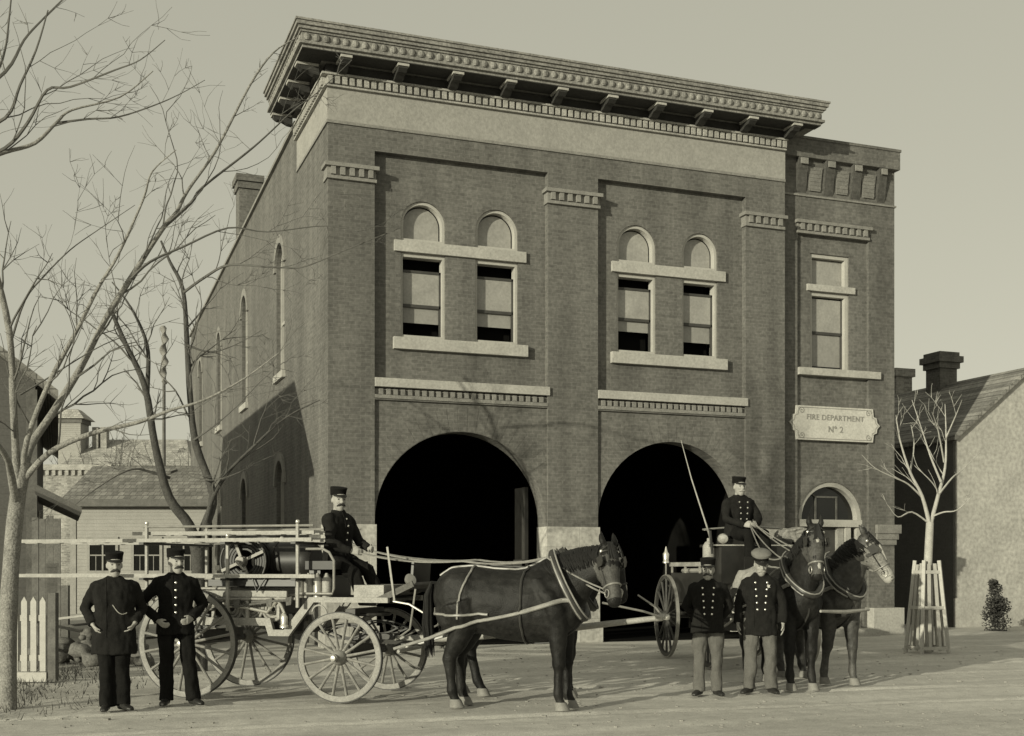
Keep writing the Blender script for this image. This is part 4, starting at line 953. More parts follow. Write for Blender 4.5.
for x in (-1.15,): lp('tank_band', MB().lathe([(.243, -.02), (.248, -.018), (.248, .018), (.243, .02)], (x, .05, 1.62), 24, (1, 0, 0)), 'iron', lw, True)
lp('tank_cradle', MB().box(-1.5, -.62, -.3, .3, 1.33, 1.40), 'iron')
rn = random.Random(4)
lp('tool_box', MB().box(-2.45, -1.85, -.5, .5, .907, 1.12), 'oldwood'); lp('tool_box', MB().box(-1.3, -1.02, -.45, .4, .907, 1.2), 'coachblack')
bk0 = None
for x in (-.92, -.72):
    bmb = MB().lathe([(.01, 0), (.085, .0), (.11, .2), (.112, .21), (.1, .21), (.08, .02), (.01, .02)], (0, 0, 0), 16)
    o_ = lp('bucket', bmb, 'leather', lw, True); o_.location = (x, -.38, .79)
for k in range(4): lp('pike_pole', MB().tube([(-2.9 + .2 * k, -.28 + .12 * k, 1.28), (-.5, -.28 + .12 * k, 1.30)], .016, 6), 'palewood', lw, True)
lp('pipe', MB().tube([(-1.75, -.62, 1.10), (-1.3, -.62, 1.08), (-.98, -.62, 1.02), (-.88, -.62, 1.13), (-.84, -.62, 1.16), (-.8, -.62, 1.1), (-.74, -.62, .98)], .02, 8), 'brass', lw, True)
rn = random.Random(9)
rope = MB()
for k in range(5): rope.tube([(-2.15 + (.17 + .02 * (k % 2)) * math.cos(q * .3), -.36 + (.15 + .01 * k) * math.sin(q * .3), 1.14 + .03 * k + .006 * math.sin(q)) for q in range(21)], .017, 6, True)
lp('rope_coil', rope, 'hose', lw, True)
lp('tray', MB().box(-1.75, -.62, -.62, .5, 1.325, 1.375).box(-1.75, -.62, -.62, -.6, 1.376, 1.40), 'coachblack')
for k, x in enumerate((-1.62, -1.2, -.95)):
    lp('axe', MB().tube([(x - .22, -.64, 1.02 + .06 * k), (x + .26, -.64, 1.12 + .02 * k)], .014, 6).prism([(.23, 1.06), (.29, 1.07), (.30, 1.17), (.22, 1.15)], (x, -.65, .02 * k), (1, 0, 0), (0, 0, 1), (0, .02, 0)), 'oldwood')
hr = MB()
for k in range(3):
    for r in (.05, .09, .13): hr.tube([(-1.5 + .27 * k + r * math.cos(q * .35), -.5, 1.05 + r * math.sin(q * .35)) for q in range(18)], .021, 6, True)
lp('hose_roll', hr, 'hose', lw, True)
lp('hanging_strap', MB().tube([(-2.3, -.63, 1.42), (-2.2, -.66, 1.22), (-2.05, -.66, 1.16), (-1.95, -.63, 1.42)], .012, 6).tube([(-1.15, -.66, 1.42), (-1.08, -.68, 1.26), (-.98, -.66, 1.42)], .012, 6), 'leather')
lp('crank', MB().tube([(-1.42, -.5, 1.62), (-1.42, -.56, 1.62), (-1.30, -.56, 1.50), (-1.30, -.66, 1.50)], .014, 6), 'steel', lw, True)
lp('step', MB().box(-2.95, -2.72, -.5, .5, .66, .69).bar((-2.74, -.45, .68), (-2.7, -.45, .9), .03, .02).bar((-2.74, .45, .68), (-2.7, .45, .9), .03, .02), 'oldwood')
lp('lantern', MB().lathe([(.01, .0), (.05, 0), (.05, .03), (.04, .04), (.045, .13), (.03, .16), (.01, .18)], (-.75, -.64, .84), 12), 'brass', lw, True)
# seat, footboard, dash
lp('seat_riser', MB().box(.05, .42, -.46, .46, 1.187, 1.34), 'cream')
lp('seat_post', MB().box(-.52, -.38, -.45, .45, 1.187, 1.52), 'coachblack'); lp('seat', MB().box(-.54, -.18, -.52, .52, 1.522, 1.62), 'leather')
lp('seat_rail', MB().tube([(-.62, -.60, 1.24), (-.16, -.60, 1.24), (-.14, -.60, 1.3), (-.14, -.60, 1.62), (-.2, -.60, 1.72), (-.28, -.60, 1.76), (-.5, -.60, 1.76)], .016, 8), 'steel', lw, True)
for k in range(4): lp('can', MB().lathe([(.01, 0), (.055, 0), (.055, .22), (.03, .25), (.015, .29), (.005, .29)], (-.62 + .115 * k, -.50, 1.19), 12), 'cream' if k % 2 else 'steel', lw, True)
lp('footboard', MB().bar((.30, 0, 1.16), (.76, 0, 1.36), 1.0, .035).bar((.34, -.51, 1.15), (.80, -.51, 1.36), .03, .07), 'oldwood')
lp('dash', MB().prism([(.60, 1.25), (.63, 1.25), (.66, 1.62), (.63, 1.62)], (0, -.1, 0), (1, 0, 0), (0, 0, 1), (0, .6, 0)), 'coachblack')
lp('brake_lever', MB().bar((.58, -.53, 1.16), (.50, -.55, 1.78), .03, .022), 'steel'); lp('gong', MB().lathe([(.01, -.04), (.06, -.02), (.072, .02), (.06, .025)], (.72, -.40, 1.40), 16, (.6, -.5, .4)), 'steel', lw, True)
# fore-carriage, pole and swingletrees
lp('fore_carriage', MB().tube([(.30 * math.cos(k * .262), .30 * math.sin(k * .262), .99) for k in range(24)], .02, 6, True).box(-.05, .4, -.08, .08, .66, .76).box(-.06, .06, -.45, .45, .98, 1.06).bar((.0, -.46, .70), (.75, -.16, .66), .04, .05).bar((.0, .46, .70), (.75, .16, .66), .04, .05), 'wheeldark')
lp('pole', MB().tube([(.1, 0, .68), (1.2, 0, .72), (2.6, 0, .86), (3.62, -.02, .99)], [.048, .045, .038, .030], 10), 'palewood', lw, True); lp('pole_tip', MB().ball((3.63, -.02, .99), .04, 8).tube([(3.50, -.02, .975), (3.58, -.02, .985)], .038, 8), 'steel', lw, True)
lp('doubletree', MB().bar((.72, -.62, .66), (.72, .62, .66), .05, .045), 'wheeldark')
for y in (-.62, .62): lp('swingletree', MB().tube([(.80, y - .36, .62), (.82, y, .63), (.80, y + .36, .62)], [.018, .028, .018], 8), 'palewood', lw, True); lp('hook', MB().tube([(.74, y, .655), (.78, y, .64), (.81, y, .635)], .014, 6), 'steel', lw, True)
for y in (-.3, .3): lp('brace', MB().tube([(.5, y, .70), (.75, y * 1.6, .84), (.8, y * 1.8, 1.02), (.84, y * 1.8, 1.30)], .012, 6), 'steel', lw, True)
lp('fender', MB().tube([(.60, -.62, 1.16), (.80, -.64, 1.13), (.98, -.64, 1.03), (1.06, -.64, .9)], .012, 6), 'steel', lw, True)
lp('pole_chain', MB().tube([(3.60, -.03, .98), (3.45, .25, 1.10), (3.22, .48, 1.22)], .012, 6).tube([(3.60, -.02, .98), (3.4, -.22, 1.06), (3.0, -.52, 1.16)], .012, 6), 'steel', lw, True)
# ladders lying in the rack: each a thing
def ladder(label, y, z, x0, x1, wid=.38, up=0):
    t = thing('ladder', label, 'ladder', wl(0, 0), WH, 'ladders lying in the wagon rack')
    for s in (-1, 1): link('rail', MB().box(x0, x1, y + s * wid / 2 - .019, y + s * wid / 2 + .019, z, z + .042).mesh('rail'), 'palewood', t)
    rm = MB().tube([(0, y - wid / 2 + .02, 0), (0, y + wid / 2 - .02, 0)], .015, 8).mesh('rung', True); n = int((x1 - x0) / .33)
    for k in range(n):
        o_ = link('rung', rm, 'palewood', t) if k == 0 else r0.copy()
        if k == 0: r0 = o_
        else: C.objects.link(o_); o_.parent = t
        o_.location = (x0 + .17 + k * .33, 0, z + .021)
ladder('upper-tier wooden ladder on the street side of the wagon rack', -.53, 1.847, -4.5, -.36)
ladder('upper-tier wooden ladder on the station side of the wagon rack', .50, 1.847, -4.3, -.30)
ladder('shorter ladder lying flat on top of the street-side upper ladder', -.50, 1.932, -2.75, -.36, .30)
ladder('lower-tier wooden ladder on the street side of the wagon rack', -.53, 1.423, -4.5, -.32)
ladder('lower-tier wooden ladder on the station side of the wagon rack', .53, 1.423, -4.3, -.35)
# driver of the ladder wagon
DH = WH + rad(-14)
_, hands3 = person('driver in dark uniform and cap perched on the ladder wagon holding the reins', wl(-.33, -.05, 1.722 - .87 * 1.02 - .10), DH, 1.82,
       [((.12, .27, 1.10), (.36, .13, 1.02), (.9, -.4, -.1), .9), ((.10, -.28, 1.10), (.30, -.14, .99), (.9, .4, -.1), .9)],
       [((.02, .10, .90), (.34, .13, .76), (.50, .14, .46), 8), ((.02, -.10, .90), (.32, -.12, .72), (.46, -.12, .44), -6)], coat='cloth2', hem=.72, head=(-32, 4), seed=7)
def wpt(root, p):
    return Matrix.Translation(root.location) @ Euler(root.rotation_euler).to_matrix().to_4x4() @ Matrix.Diagonal((*root.scale, 1)) @ V(p)
def rein(label, a, b_, sag, via=None, name='reins'):
    pts = [V(a)] + ([V(q) for q in via] if via else []) + [V(b_)]; out = []
    for p, q in zip(pts, pts[1:]):
        for k in range(8):
            f_ = k / 8; out.append(p.lerp(q, f_) - V((0, 0, sag * 4 * f_ * (1 - f_))))
    out.append(pts[-1]); return out
dr = [o for o in C.objects if o.get('label', '').startswith('driver in dark uniform')][0]
hL = wpt(dr, (.42, .08, 1.00)); hR = wpt(dr, (.37, -.09, .97))
mb = MB()
for (root, HPf, hand, s) in ((hx, HP1, hR, -1), (hx, HP1, hL, 1), (hx2, HP2, hR, -1), (hx2, HP2, hL, 1)):
    mb.tube(rein('', hand, wpt(root, HPf(.50, s * .095, -.05)), .05, [wpt(root, (-.55, s * .09, 1.56)), wpt(root, (.40, s * .15, 1.60))]), .009, 5)
tag(link('reins', mb.mesh('reins', True), 'strap'), 'worn leather reins from the ladder wagon driver over the horses\' backs', 'reins')
# ---- hose wagon
H2 = heading(.15, -.989); A2 = (3.79, 18.65)
hw = thing('hose_wagon', 'hose wagon with tall dark spoked wheels drawn up before the right engine door', 'fire wagon', G(*A2), H2)
hp = lambda n, mb, m, p=hw, s=False: link(n, mb.mesh(n, s), m, p)
w1 = wheel(hw, (-2.3, -.79, .71), .71, 14, 'wheeldark', 'steel', .05); wheel(hw, (-2.3, .79, .71), .71, 14, 0, copy_of=w1, flip=-1)
w2 = wheel(hw, (0, -.79, .52), .52, 14, 'wheeldark', 'steel', .05); wheel(hw, (0, .79, .52), .52, 14, 0, copy_of=w2, flip=-1)
hp('axle', MB().tube([(-2.3, -.78, .71), (-2.3, .78, .71)], .038, 8), 'iron'); hp('axle', MB().tube([(0, -.78, .52), (0, .78, .52)], .036, 8), 'iron')
bd = hp('hose_bed', MB().box(-2.75, -.35, -.55, .55, .95, 1.0).box(-2.75, -.35, -.58, -.54, .95, 1.45).box(-2.75, -.35, .54, .58, .95, 1.45).box(-.38, -.34, -.54, .54, .95, 1.6), 'coachblack')
hp('side_rail', MB().box(-2.8, -.35, -.60, -.545, 1.56, 1.63), 'cream'); hp('side_rail', MB().box(-2.8, -.35, .545, .60, 1.56, 1.63), 'cream')
for x in (-2.7, -1.9, -1.1, -.45): hp('stanchion', MB().box(x - .015, x + .015, -.59, -.56, 1.45, 1.56).box(x - .015, x + .015, .56, .59, 1.45, 1.56), 'brass')
hs_ = MB()
for j in range(6):
    for i in range(7): y = -.46 + .153 * i; hs_.tube([(-2.65 + .05 * j, y, 1.06 + .085 * j), (-1.5, y + .01, 1.07 + .085 * j), (-.45, y, 1.06 + .085 * j)], .04, 7)
hp('hose', hs_, 'hose', hw, True)
hp('lantern', MB().lathe([(.01, 0), (.055, 0), (.055, .03), (.045, .04), (.055, .16), (.03, .2), (.02, .235), (.008, .29)], (-2.72, -.68, 1.62), 12), 'brass', hw, True); hp('lantern_post', MB().tube([(-2.72, -.60, 1.2), (-2.72, -.68, 1.25), (-2.72, -.68, 1.62)], .014, 6), 'steel', hw, True)
hp('seat_box', MB().box(-.34, .30, -.52, .52, 1.0, 1.3).box(-.36, .31, -.68, .72, 1.302, 1.858), 'coachblack'); hp('seat', MB().box(-.45, .22, -.78, .86, 1.862, 1.90).box(-.44, .16, -.5, .5, 1.902, 1.98), 'coachblack')
hp('seat_trim', MB().box(.222, .235, -.78, .86, 1.872, 1.892), 'brass'); hp('seat_rail', MB().tube([(.1, -.76, 1.90), (-.1, -.76, 2.12), (-.42, -.74, 2.14), (-.44, 0, 2.2), (-.42, .78, 2.14), (-.1, .8, 2.12), (.1, .8, 1.9)], .014, 6), 'steel', hw, True)
hp('toe_board', MB().bar((.28, 0, 1.22), (.78, 0, 1.42), 1.05, .03), 'oldwood'); hp('dash', MB().prism([(.78, 1.40), (.81, 1.40), (.86, 1.70), (.83, 1.70)], (0, -.5, 0), (1, 0, 0), (0, 0, 1), (0, 1.0, 0)), 'coachblack')
hp('extinguisher', MB().lathe([(.01, 0), (.095, 0), (.095, .42), (.06, .48), (.03, .5), (.03, .54), (.005, .55)], (-.05, -.76, 1.45), 16), 'cream', hw, True)
hp('lamp', MB().lathe([(.01, -.09), (.06, -.07), (.08, -.02), (.08, .04), (.06, .07), (.01, .08)], (.2, -.62, 1.98), 14, (1, 0, 0)), 'brass', hw, True)
hp('pole', MB().tube([(0, 0, .62), (1.5, .0, .72), (3.2, .05, .95)], [.048, .044, .03], 8), 'wheeldark', hw, True)
ny0 = G(3.84, 15.02, 1.0); ny1 = G(4.62, 15.62, 1.0)
part('neck_yoke', MB().tube([ny0, ny0.lerp(ny1, .5) - V((0, 0, .02)), ny1], [.018, .027, .018], 8), 'palewood', hw, True, True)
hp('fore_carriage', MB().box(-.05, .3, -.5, .5, .58, .70).tube([(.3 * math.cos(k * .262), .3 * math.sin(k * .262), .86) for k in range(24)], .02, 6, True).box(-.3, .3, -.5, .5, .88, .98), 'wheeldark')
for y in (-.5, .5):
    for x, z in ((0, .76), (-2.3, .84)):
        mb = MB()
        for sg in (-1, 1):
            pts = [V((x + .8 * (q / 6 - .5), y, z + sg * .08 * (1 - (2 * q / 6 - 1) ** 2))) for q in range(7)]
            for a, b_ in zip(pts, pts[1:]): mb.bar(a, b_, .045, .03)
        hp('spring', mb, 'iron')
hp('whip_socket', MB().tube([(.3, -.82, 1.75), (.26, -.84, 2.1)], .02, 8), 'iron', hw, True)
def hl(x, y, z=0):
    d = V((math.cos(H2), math.sin(H2), 0)); return G(A2[0], A2[1], z) + d * x + V((-d.y, d.x, 0)) * y
a = at(707, 527, 19.0); b_ = at(681, 440, 19.2)
tag(link('whip', MB().tube([hl(.27, -.835, 2.02), a, a.lerp(b_, .55) + V((-.02, 0, 0)), b_], [.016, .014, .010, .005], 6).mesh('whip', True), 'palewood'), 'long thin whip standing upright in front of the dark right doorway', 'whip')
# blanket roll on the seat
bl = MB()
for k in range(5):
    w_ = .33 - .02 * k; bl.loft([(V((-.12 + .02 * math.sin(k * 2), .42 + (q / 8 - .5) * 2 * w_ * 1.15 + .30, 1.935 + .048 * k + .02 * math.sin(q * 1.1 + k))), V((.24 - .01 * k, 0, 0)), V((0, 0, .03))) for q in range(9)], 12, 2.6)
bm_ = remesh(bl, .016, 2, .5, .012, 9, 3); bm_.transform(Matrix.Translation(hl(0, 0)) @ Matrix.Rotation(H2, 4, 'Z'))
tag(link('blanket', bm_, 'tarp'), 'folded canvas blanket heaped on the seat beside the hose wagon driver', 'blanket')
dv = person('driver in double-breasted coat seated high on the hose wagon with reins in both hands', hl(-.05, -.28, 1.98 - .87), H2 + rad(14), 1.88,
       [((.10, .28, 1.12), (.30, .10, 1.03), (.8, -.6, .0), .9), ((.10, -.29, 1.12), (.30, -.10, 1.03), (.8, .6, .0), .9)],
       [((.04, .10, .90), (.45, .15, .90), (.50, .15, .46), 8), ((.04, -.10, .90), (.45, -.13, .90), (.50, -.13, .46), -8)], coat='cloth2', buttons='double', hem=.82, head=(-6, 2), seed=9, mous='greyhair', width=1.14)[0]
mb = MB(); hL = wpt(dv, (.37, .05, 1.03)); hR = wpt(dv, (.37, -.05, 1.03))
for root, HPf, hand in ((hx3, HP3, hR), (hx4, HP4, hL)):
    for s in (-1, 1): mb.tube(rein('', hand, wpt(root, HPf(.50, s * .095, -.05)), .04, [wpt(root, (-.2, s * .10, 1.62)), wpt(root, (.45, s * .16, 1.62))]), .010, 5)
tag(link('reins', mb.mesh('reins', True), 'strap'), 'leather reins slanting from the hose wagon driver\'s hands to his two horses', 'reins')
# ================================================================ TREES
def bare_tree(name, label, limbs, mats, seed, twl=(.5, 1.6), dens=3.2, levels=2, up=.35, minr=.004, group=None, spawn_r=.085, thin=1.0):
    """limbs: list of (points, r0, r1): trunk and main limbs; twigs are grown from them"""
    rn = random.Random(seed); base = limbs[0][0][0]
    t = thing(name, label, 'tree', (base.x, base.y, 0), 0, group); tk = MB(); tw = MB()
    def smooth(pts):
        out = []
        for i in range(len(pts) - 1):
            p0 = pts[max(i - 1, 0)]; p1 = pts[i]; p2 = pts[i + 1]; p3 = pts[min(i + 2, len(pts) - 1)]
            for k in range(4):
                s = k / 4; out.append(.5 * ((2 * p1) + (p2 - p0) * s + (2 * p0 - 5 * p1 + 4 * p2 - p3) * s * s + (3 * p1 - p0 - 3 * p2 + p3) * s ** 3))
        out.append(pts[-1]); return out
    def twig(p, d, L_, r, lev):
        n = max(3, int(L_ / .14)); pts = [p]; q = p
        for k in range(n):
            d = (d + V((rn.gauss(0, .16), rn.gauss(0, .16), rn.gauss(0, .14) + up * .09))).normalized(); q = q + d * L_ / n; pts.append(q)
        (tw).tube(pts, [max(minr * .55, r * (1 - .75 * k / n)) for k in range(n + 1)], 5 if r > .01 else 4)
        if lev > 0:
            m_ = int(rn.uniform(2, 4.5))
            for k in range(m_):
                i = rn.randint(1, n - 1); dd = pts[i + 1] - pts[i]; dd.normalize()
                side = V((rn.gauss(0, 1), rn.gauss(0, 1), rn.gauss(0, .7))); side = (side - dd * side.dot(dd)).normalized()
                twig(pts[i], (dd * .75 + side * .65).normalized(), L_ * rn.uniform(.35, .6), max(minr, r * .5), lev - 1)
    for pts, r0, r1 in limbs:
        r0 *= thin; r1 *= thin
        sp = smooth(pts); n = len(sp)
        rs = [(r0 + (r1 - r0) * (k / (n - 1)) ** .85) * (1 + .10 * noise.noise(sp[k] * 2.2)) for k in range(n)]
        (tk if r0 > .03 else tw).tube(sp, rs, 12 if r0 > .08 else (9 if r0 > .03 else 5))
        acc = 0
        for k in range(1, n - 1):
            seg = (sp[k] - sp[k - 1]).length; acc += seg * dens
            while rs[k] < spawn_r and acc > 1:
                acc -= 1; dd = (sp[k + 1] - sp[k]).normalized(); side = V((rn.gauss(0, 1), rn.gauss(0, 1), rn.gauss(0, .8))); side = (side - dd * side.dot(dd)).normalized()
                twig(sp[k], (dd * .8 + side * .6 + V((0, 0, up * .3))).normalized(), rn.uniform(*twl) * (.4 + .6 * min(1, rs[k] / .03)), max(minr, rs[k] * .38), levels)
            if rs[k] >= spawn_r: acc = 0
    part('trunk', tk, mats[0], t, True, True)
    if tw.v: part('crown', tw, mats[1], t, False, True)
    return t
def P(Z, *pts, dz=0):                                                  # surveyed limb: pixel pairs at depth Z (drifting by dz)
    n = len(pts); return [at(x, y, Z + dz * k / max(1, n - 1)) for k, (x, y) in enumerate(pts)]
root = at(7, 716, 13.3); root.z = -.05
LA = [([root] + P(13.4, (8, 660), (9, 600), (13, 540), (18, 495), (24, 462), dz=0), .15, .125),
      (P(13.4, (24, 470), (31, 445), (53, 412), (81, 367), (106, 318), (134, 273), (163, 228), (176, 213), (188, 190), (216, 150), (250, 85), (273, 53), (296, 38), dz=2), .082, .010),
      (P(14.4, (163, 228), (191, 203), (202, 188), (244, 155), (264, 138), (293, 111), (318, 92), (352, 60), dz=1.5), .036, .006),
      (P(13.4, (22, 480), (27, 440), (49, 383), (77, 330), (98, 288), (118, 255), (143, 200), (152, 172), (176, 150), dz=-1), .056, .007),
      (P(13.4, (22, 482), (49, 453), (90, 434), (139, 422), (171, 410), (204, 400), (245, 378), (281, 351), dz=-.6), .058, .007),
      (P(13.5, (130, 280), (150, 262), (183, 247), (228, 228), (268, 232), (330, 226), (375, 238), dz=.8), .030, .006),
      (P(13.4, (18, 500), (15, 440), (13, 400), (9, 330), (-8, 260), (-30, 190), (-45, 120), dz=-.8), .07, .04),
      (P(12.7, (-30, 190), (-10, 160), (5, 152), (35, 143), (57, 122), (72, 110), (120, 97), (153, 71), dz=.6), .05, .008),
      (P(13.1, (57, 123), (88, 119), (118, 117), (155, 105), (180, 94), (205, 80), dz=.3), .022, .005),
      (P(12.7, (-36, 165), (5, 148), (28, 122), (47, 90), (70, 87), (115, 70), (140, 60), (165, 40), dz=-.6), .036, .006),
      (P(12.6, (-44, 140), (5, 118), (20, 85), (36, 50), (48, 10), dz=-.3), .036, .010),
      (P(12.6, (-45, 110), (5, 72), (24, 40), (42, 20), (62, 0), dz=.3), .034, .010),
      (P(12.6, (-46, 118), (-6, 75), (5, 50), (9, 20), (12, -10), dz=.5), .03, .012),
      (P(12.6, (-45, 115), (-55, 40), (-50, -60), (-70, -140)), .06, .02),
      (P(13.4, (16, 505), (10, 470), (5, 455), (-20, 420), (-60, 360), dz=-1.5), .08, .02),
      (P(13.2, (10, 345), (25, 300), (45, 275), (70, 250), (95, 232), (135, 205), dz=.4), .022, .005),
      (P(13.4, (20, 395), (45, 380), (90, 352), (120, 338), (180, 318), dz=.5), .02, .004)]
bare_tree('bare_tree', 'large bare tree with forking grey limbs beside the picket fence', LA, ('bark', 'twig'), 3, (.6, 1.9), 1.8, 2, .30, .003, spawn_r=.05, thin=.66)
rb = at(200, 668, 18.2); rb.z = -.05
LB = [([rb] + P(18.2, (201, 620), (199, 580), (198, 548)), .13, .12),
      (P(18.2, (198, 556), (189, 525), (169, 497), (155, 445), (145, 387), (126, 345), (110, 308), dz=-.6), .105, .03),
      (P(18.0, (147, 392), (148, 352), (140, 325), (126, 300), (112, 282), dz=.5), .045, .01),
      (P(18.2, (199, 556), (205, 527), (213, 495), (196, 445), (190, 396), (187, 343), (183, 290), (170, 262), (161, 241), dz=.4), .10, .018),
      (P(18.2, (206, 522), (214, 495), (230, 470), (253, 447), (285, 418), (320, 400), dz=-.4), .05, .008),
      (P(18.3, (184, 292), (205, 277), (229, 265), (270, 267), (302, 267), (343, 251), (400, 228), dz=-1.2), .03, .006),
      (P(18.1, (170, 478), (150, 472), (135, 469), (118, 475), (93, 491), (75, 505), dz=-.8), .03, .005),
      (P(18.2, (167, 474), (181, 470), (192, 477), (215, 480), (240, 472), dz=-.4), .026, .005),
      (P(18.3, (187, 345), (210, 352), (235, 345), (262, 330), dz=.4), .02, .004),
      (P(18.3, (194, 440), (215, 425), (238, 405), (262, 380), (284, 362), dz=-.5), .02, .004)]
bare_tree('bare_tree', 'dark bare tree forking low behind the ladder wagon', LB, ('darkbark', 'twig'), 8, (.6, 1.6), 3.0, 2, .35, .0035, spawn_r=.055, thin=.88)
rs_ = at(927, 652, 22.0); rs_.z = -.02
LS = [([rs_] + P(22, (927, 610), (928, 565), (930, 522)), .085, .07),
      (P(22, (930, 526), (938, 496), (945, 468), (946, 435), (945, 404), dz=.4), .045, .006),
      (P(22, (930, 526), (922, 496), (910, 472), (900, 440), (896, 415), dz=-.3), .045, .006),
      (P(22, (923, 498), (908, 484), (893, 477), (875, 468), (862, 455), dz=-.5), .022, .005), (P(22, (930, 524), (912, 512), (898, 517), (888, 505), dz=-.4), .022, .005),
      (P(22, (933, 516), (944, 512), (957, 510), (972, 496), dz=-.5), .022, .005), (P(22, (941, 482), (930, 455), (922, 430), (912, 400), dz=.6), .022, .005),
      (P(22, (944, 462), (938, 430), (932, 412), dz=-.6), .02, .005), (P(22, (939, 494), (952, 478), (962, 470), (980, 452), dz=.5), .022, .005), (P(22, (910, 474), (914, 445), (911, 425), dz=.5), .02, .005), (P(22, (945, 440), (956, 415), (962, 400), dz=-.5), .018, .004)]
bare_tree('sapling', 'pale bare sapling inside a slatted wooden guard', LS, ('palebark', 'palebark'), 5, (.55, 1.15), 2.0, 1, .75, .005, spawn_r=.043)
# tree guard
gp = at(927, 651, 22.05); tg = thing('tree_guard', 'tapering guard of pale wooden slats round the young tree', 'tree guard', (gp.x, gp.y, 0), rad(-8))
B0, T0, HT = .27, .155, 1.62
def gpt(sx, sy, f_): k = B0 + (T0 - B0) * f_; return V((sx * k, sy * k, HT * f_))
for sx, sy in ((-1, -1), (1, -1), (1, 1), (-1, 1)): link('post', MB().bar(gpt(sx, sy, -.01), gpt(sx, sy, 1.03), .06, .06).mesh('post'), 'picket', tg)
for ax in range(4):
    for o_ in (-.38, .38):
        f0 = lambda f_: [gpt(o_, -1, f_), gpt(1, o_, f_), gpt(o_, 1, f_), gpt(-1, o_, f_)][ax]
        link('slat', MB().bar(f0(.02), f0(1.0 - .03 * random.random()), .058, .022, [(0, 1, 0), (1, 0, 0), (0, 1, 0), (1, 0, 0)][ax]).mesh('slat'), 'picket', tg)
    for fz_ in (.05, .50, .90):
        c0, c1 = [((-1, -1.08), (1, -1.08)), ((1.08, -1), (1.08, 1)), ((-1, 1.08), (1, 1.08)), ((-1.08, -1), (-1.08, 1))][ax]
        link('rail', MB().bar(gpt(*c0, fz_), gpt(*c1, fz_), .02, .06).mesh('rail'), 'picket', tg)
# ================================================================ NEIGHBOURS
def gable_house(name, label, x0, x1, y0, y1, eave, ridge, wallm, roofm, over=.35, rz=0, loc=None, front='x'):
    t = thing(name, label, 'house', loc or ((x0 + x1) / 2, y0, 0), rz); cx = (x0 + x1) / 2
    w_ = MB().prism([(x0, 0), (x1, 0), (x1, eave), (cx, ridge - .06), (x0, eave)], (0, y0, 0), (1, 0, 0), (0, 0, 1), (0, y1 - y0, 0)); part('wall', w_, wallm, t, False, loc is None)
    sl = (ridge - eave) / (cx - x0); r = MB()
    for s in (-1, 1):
        xe = cx + s * ((cx - x0) + over); ze = eave - sl * over
        r.add([(xe, y0 - over, ze), (cx, y0 - over, ridge), (cx, y1 + over, ridge), (xe, y1 + over, ze), (xe, y0 - over, ze + .12), (cx, y0 - over, ridge + .12), (cx, y1 + over, ridge + .12), (xe, y1 + over, ze + .12)],
              [(0, 1, 2, 3), (7, 6, 5, 4), (0, 4, 5, 1), (3, 2, 6, 7), (0, 3, 7, 4), (1, 5, 6, 2)])
    part('roof', r, roofm, t, False, loc is None); return t
lh = gable_house('clapboard_house', 'dark clapboard house with steep gable at the left edge of the street', -7.1, -.36, 21.6, 33, 4.62, 7.2, 'clap_dark', 'shingle', .36)
part('corner_board', MB().box(-.50, -.33, 21.57, 21.72, 0, 4.5), 'oldwood', lh, False, True)
part('porch_roof', MB().prism([(-.35, 2.75), (.35, 2.42), (.35, 2.5), (-.35, 2.86)], (0, 20.4, 0), (1, 0, 0), (0, 0, 1), (0, 4, 0)), 'oldwood', lh, False, True)
part('window', MB().box(-.352, -.33, 24, 25, 1.2, 2.6), 'white', lh, False, True)
for x in (-5.0, -3.0): part('window', MB().box(x, x + .9, 21.56, 21.62, 1.3, 2.9), 'white', lh, False, True)
# cottage behind, squared to the view
def cam_thing(name, label, cat, X, Z, turn=0): p = G(X, Z); return thing(name, label, cat, (p.x, p.y, 0), -CA + turn)
ct_ = cam_thing('cottage', 'low pale clapboard cottage with small windows behind the ladder wagon', 'house', -14.6, 40)
q = lambda n, mb, m, p=ct_: link(n, mb.mesh(n), m, p)
CW = 4.5
q('wall', MB().prism([(0, 0), (5.5, 0), (5.5, 3.7), (2.75, 4.95), (0, 3.7)], (0, 0, 0), (0, 1, 0), (0, 0, 1), (CW, 0, 0)), 'clap')
q('roof', MB().prism([(-.35, 3.66), (2.75, 5.0), (5.85, 3.66), (5.85, 3.76), (2.75, 5.12), (-.35, 3.76)], (-.25, 0, 0), (0, 1, 0), (0, 0, 1), (CW + .5, 0, 0)), 'shingle')
q('eave_board', MB().box(-.25, CW + .25, -.40, -.36, 3.54, 3.78), 'oldwood')
q('corner_board', MB().box(-.03, .16, -.03, .0, 0, 3.55), 'dull_trim')
for x in (.62, 2.08, 3.3):
    f = q('window', MB().box(x - .09, x + .94, -.05, -.002, 1.33, 1.43).box(x - .09, x + .94, -.05, -.002, 2.45, 2.55).box(x - .09, x, -.05, -.002, 1.43, 2.45).box(x + .85, x + .94, -.05, -.002, 1.43, 2.45).box(x + .40, x + .45, -.04, -.004, 1.43, 2.45).box(x, x + .40, -.04, -.004, 1.92, 1.96).box(x + .45, x + .85, -.04, -.004, 1.92, 1.96).box(x + .19, x + .21, -.035, -.004, 1.43, 1.92).box(x + .64, x + .66, -.035, -.004, 1.43, 1.92), 'dull_trim')
    q('pane', MB().box(x, x + .85, -.02, -.003, 1.43, 2.45), 'glass', f)
bb = cam_thing('brick_block', 'flat-topped brick building seen in the gap beside the clapboard house', 'building', -19.6, 48)
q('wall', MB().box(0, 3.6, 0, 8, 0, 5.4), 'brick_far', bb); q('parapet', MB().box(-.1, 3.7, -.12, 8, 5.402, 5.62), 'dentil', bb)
mb = MB()
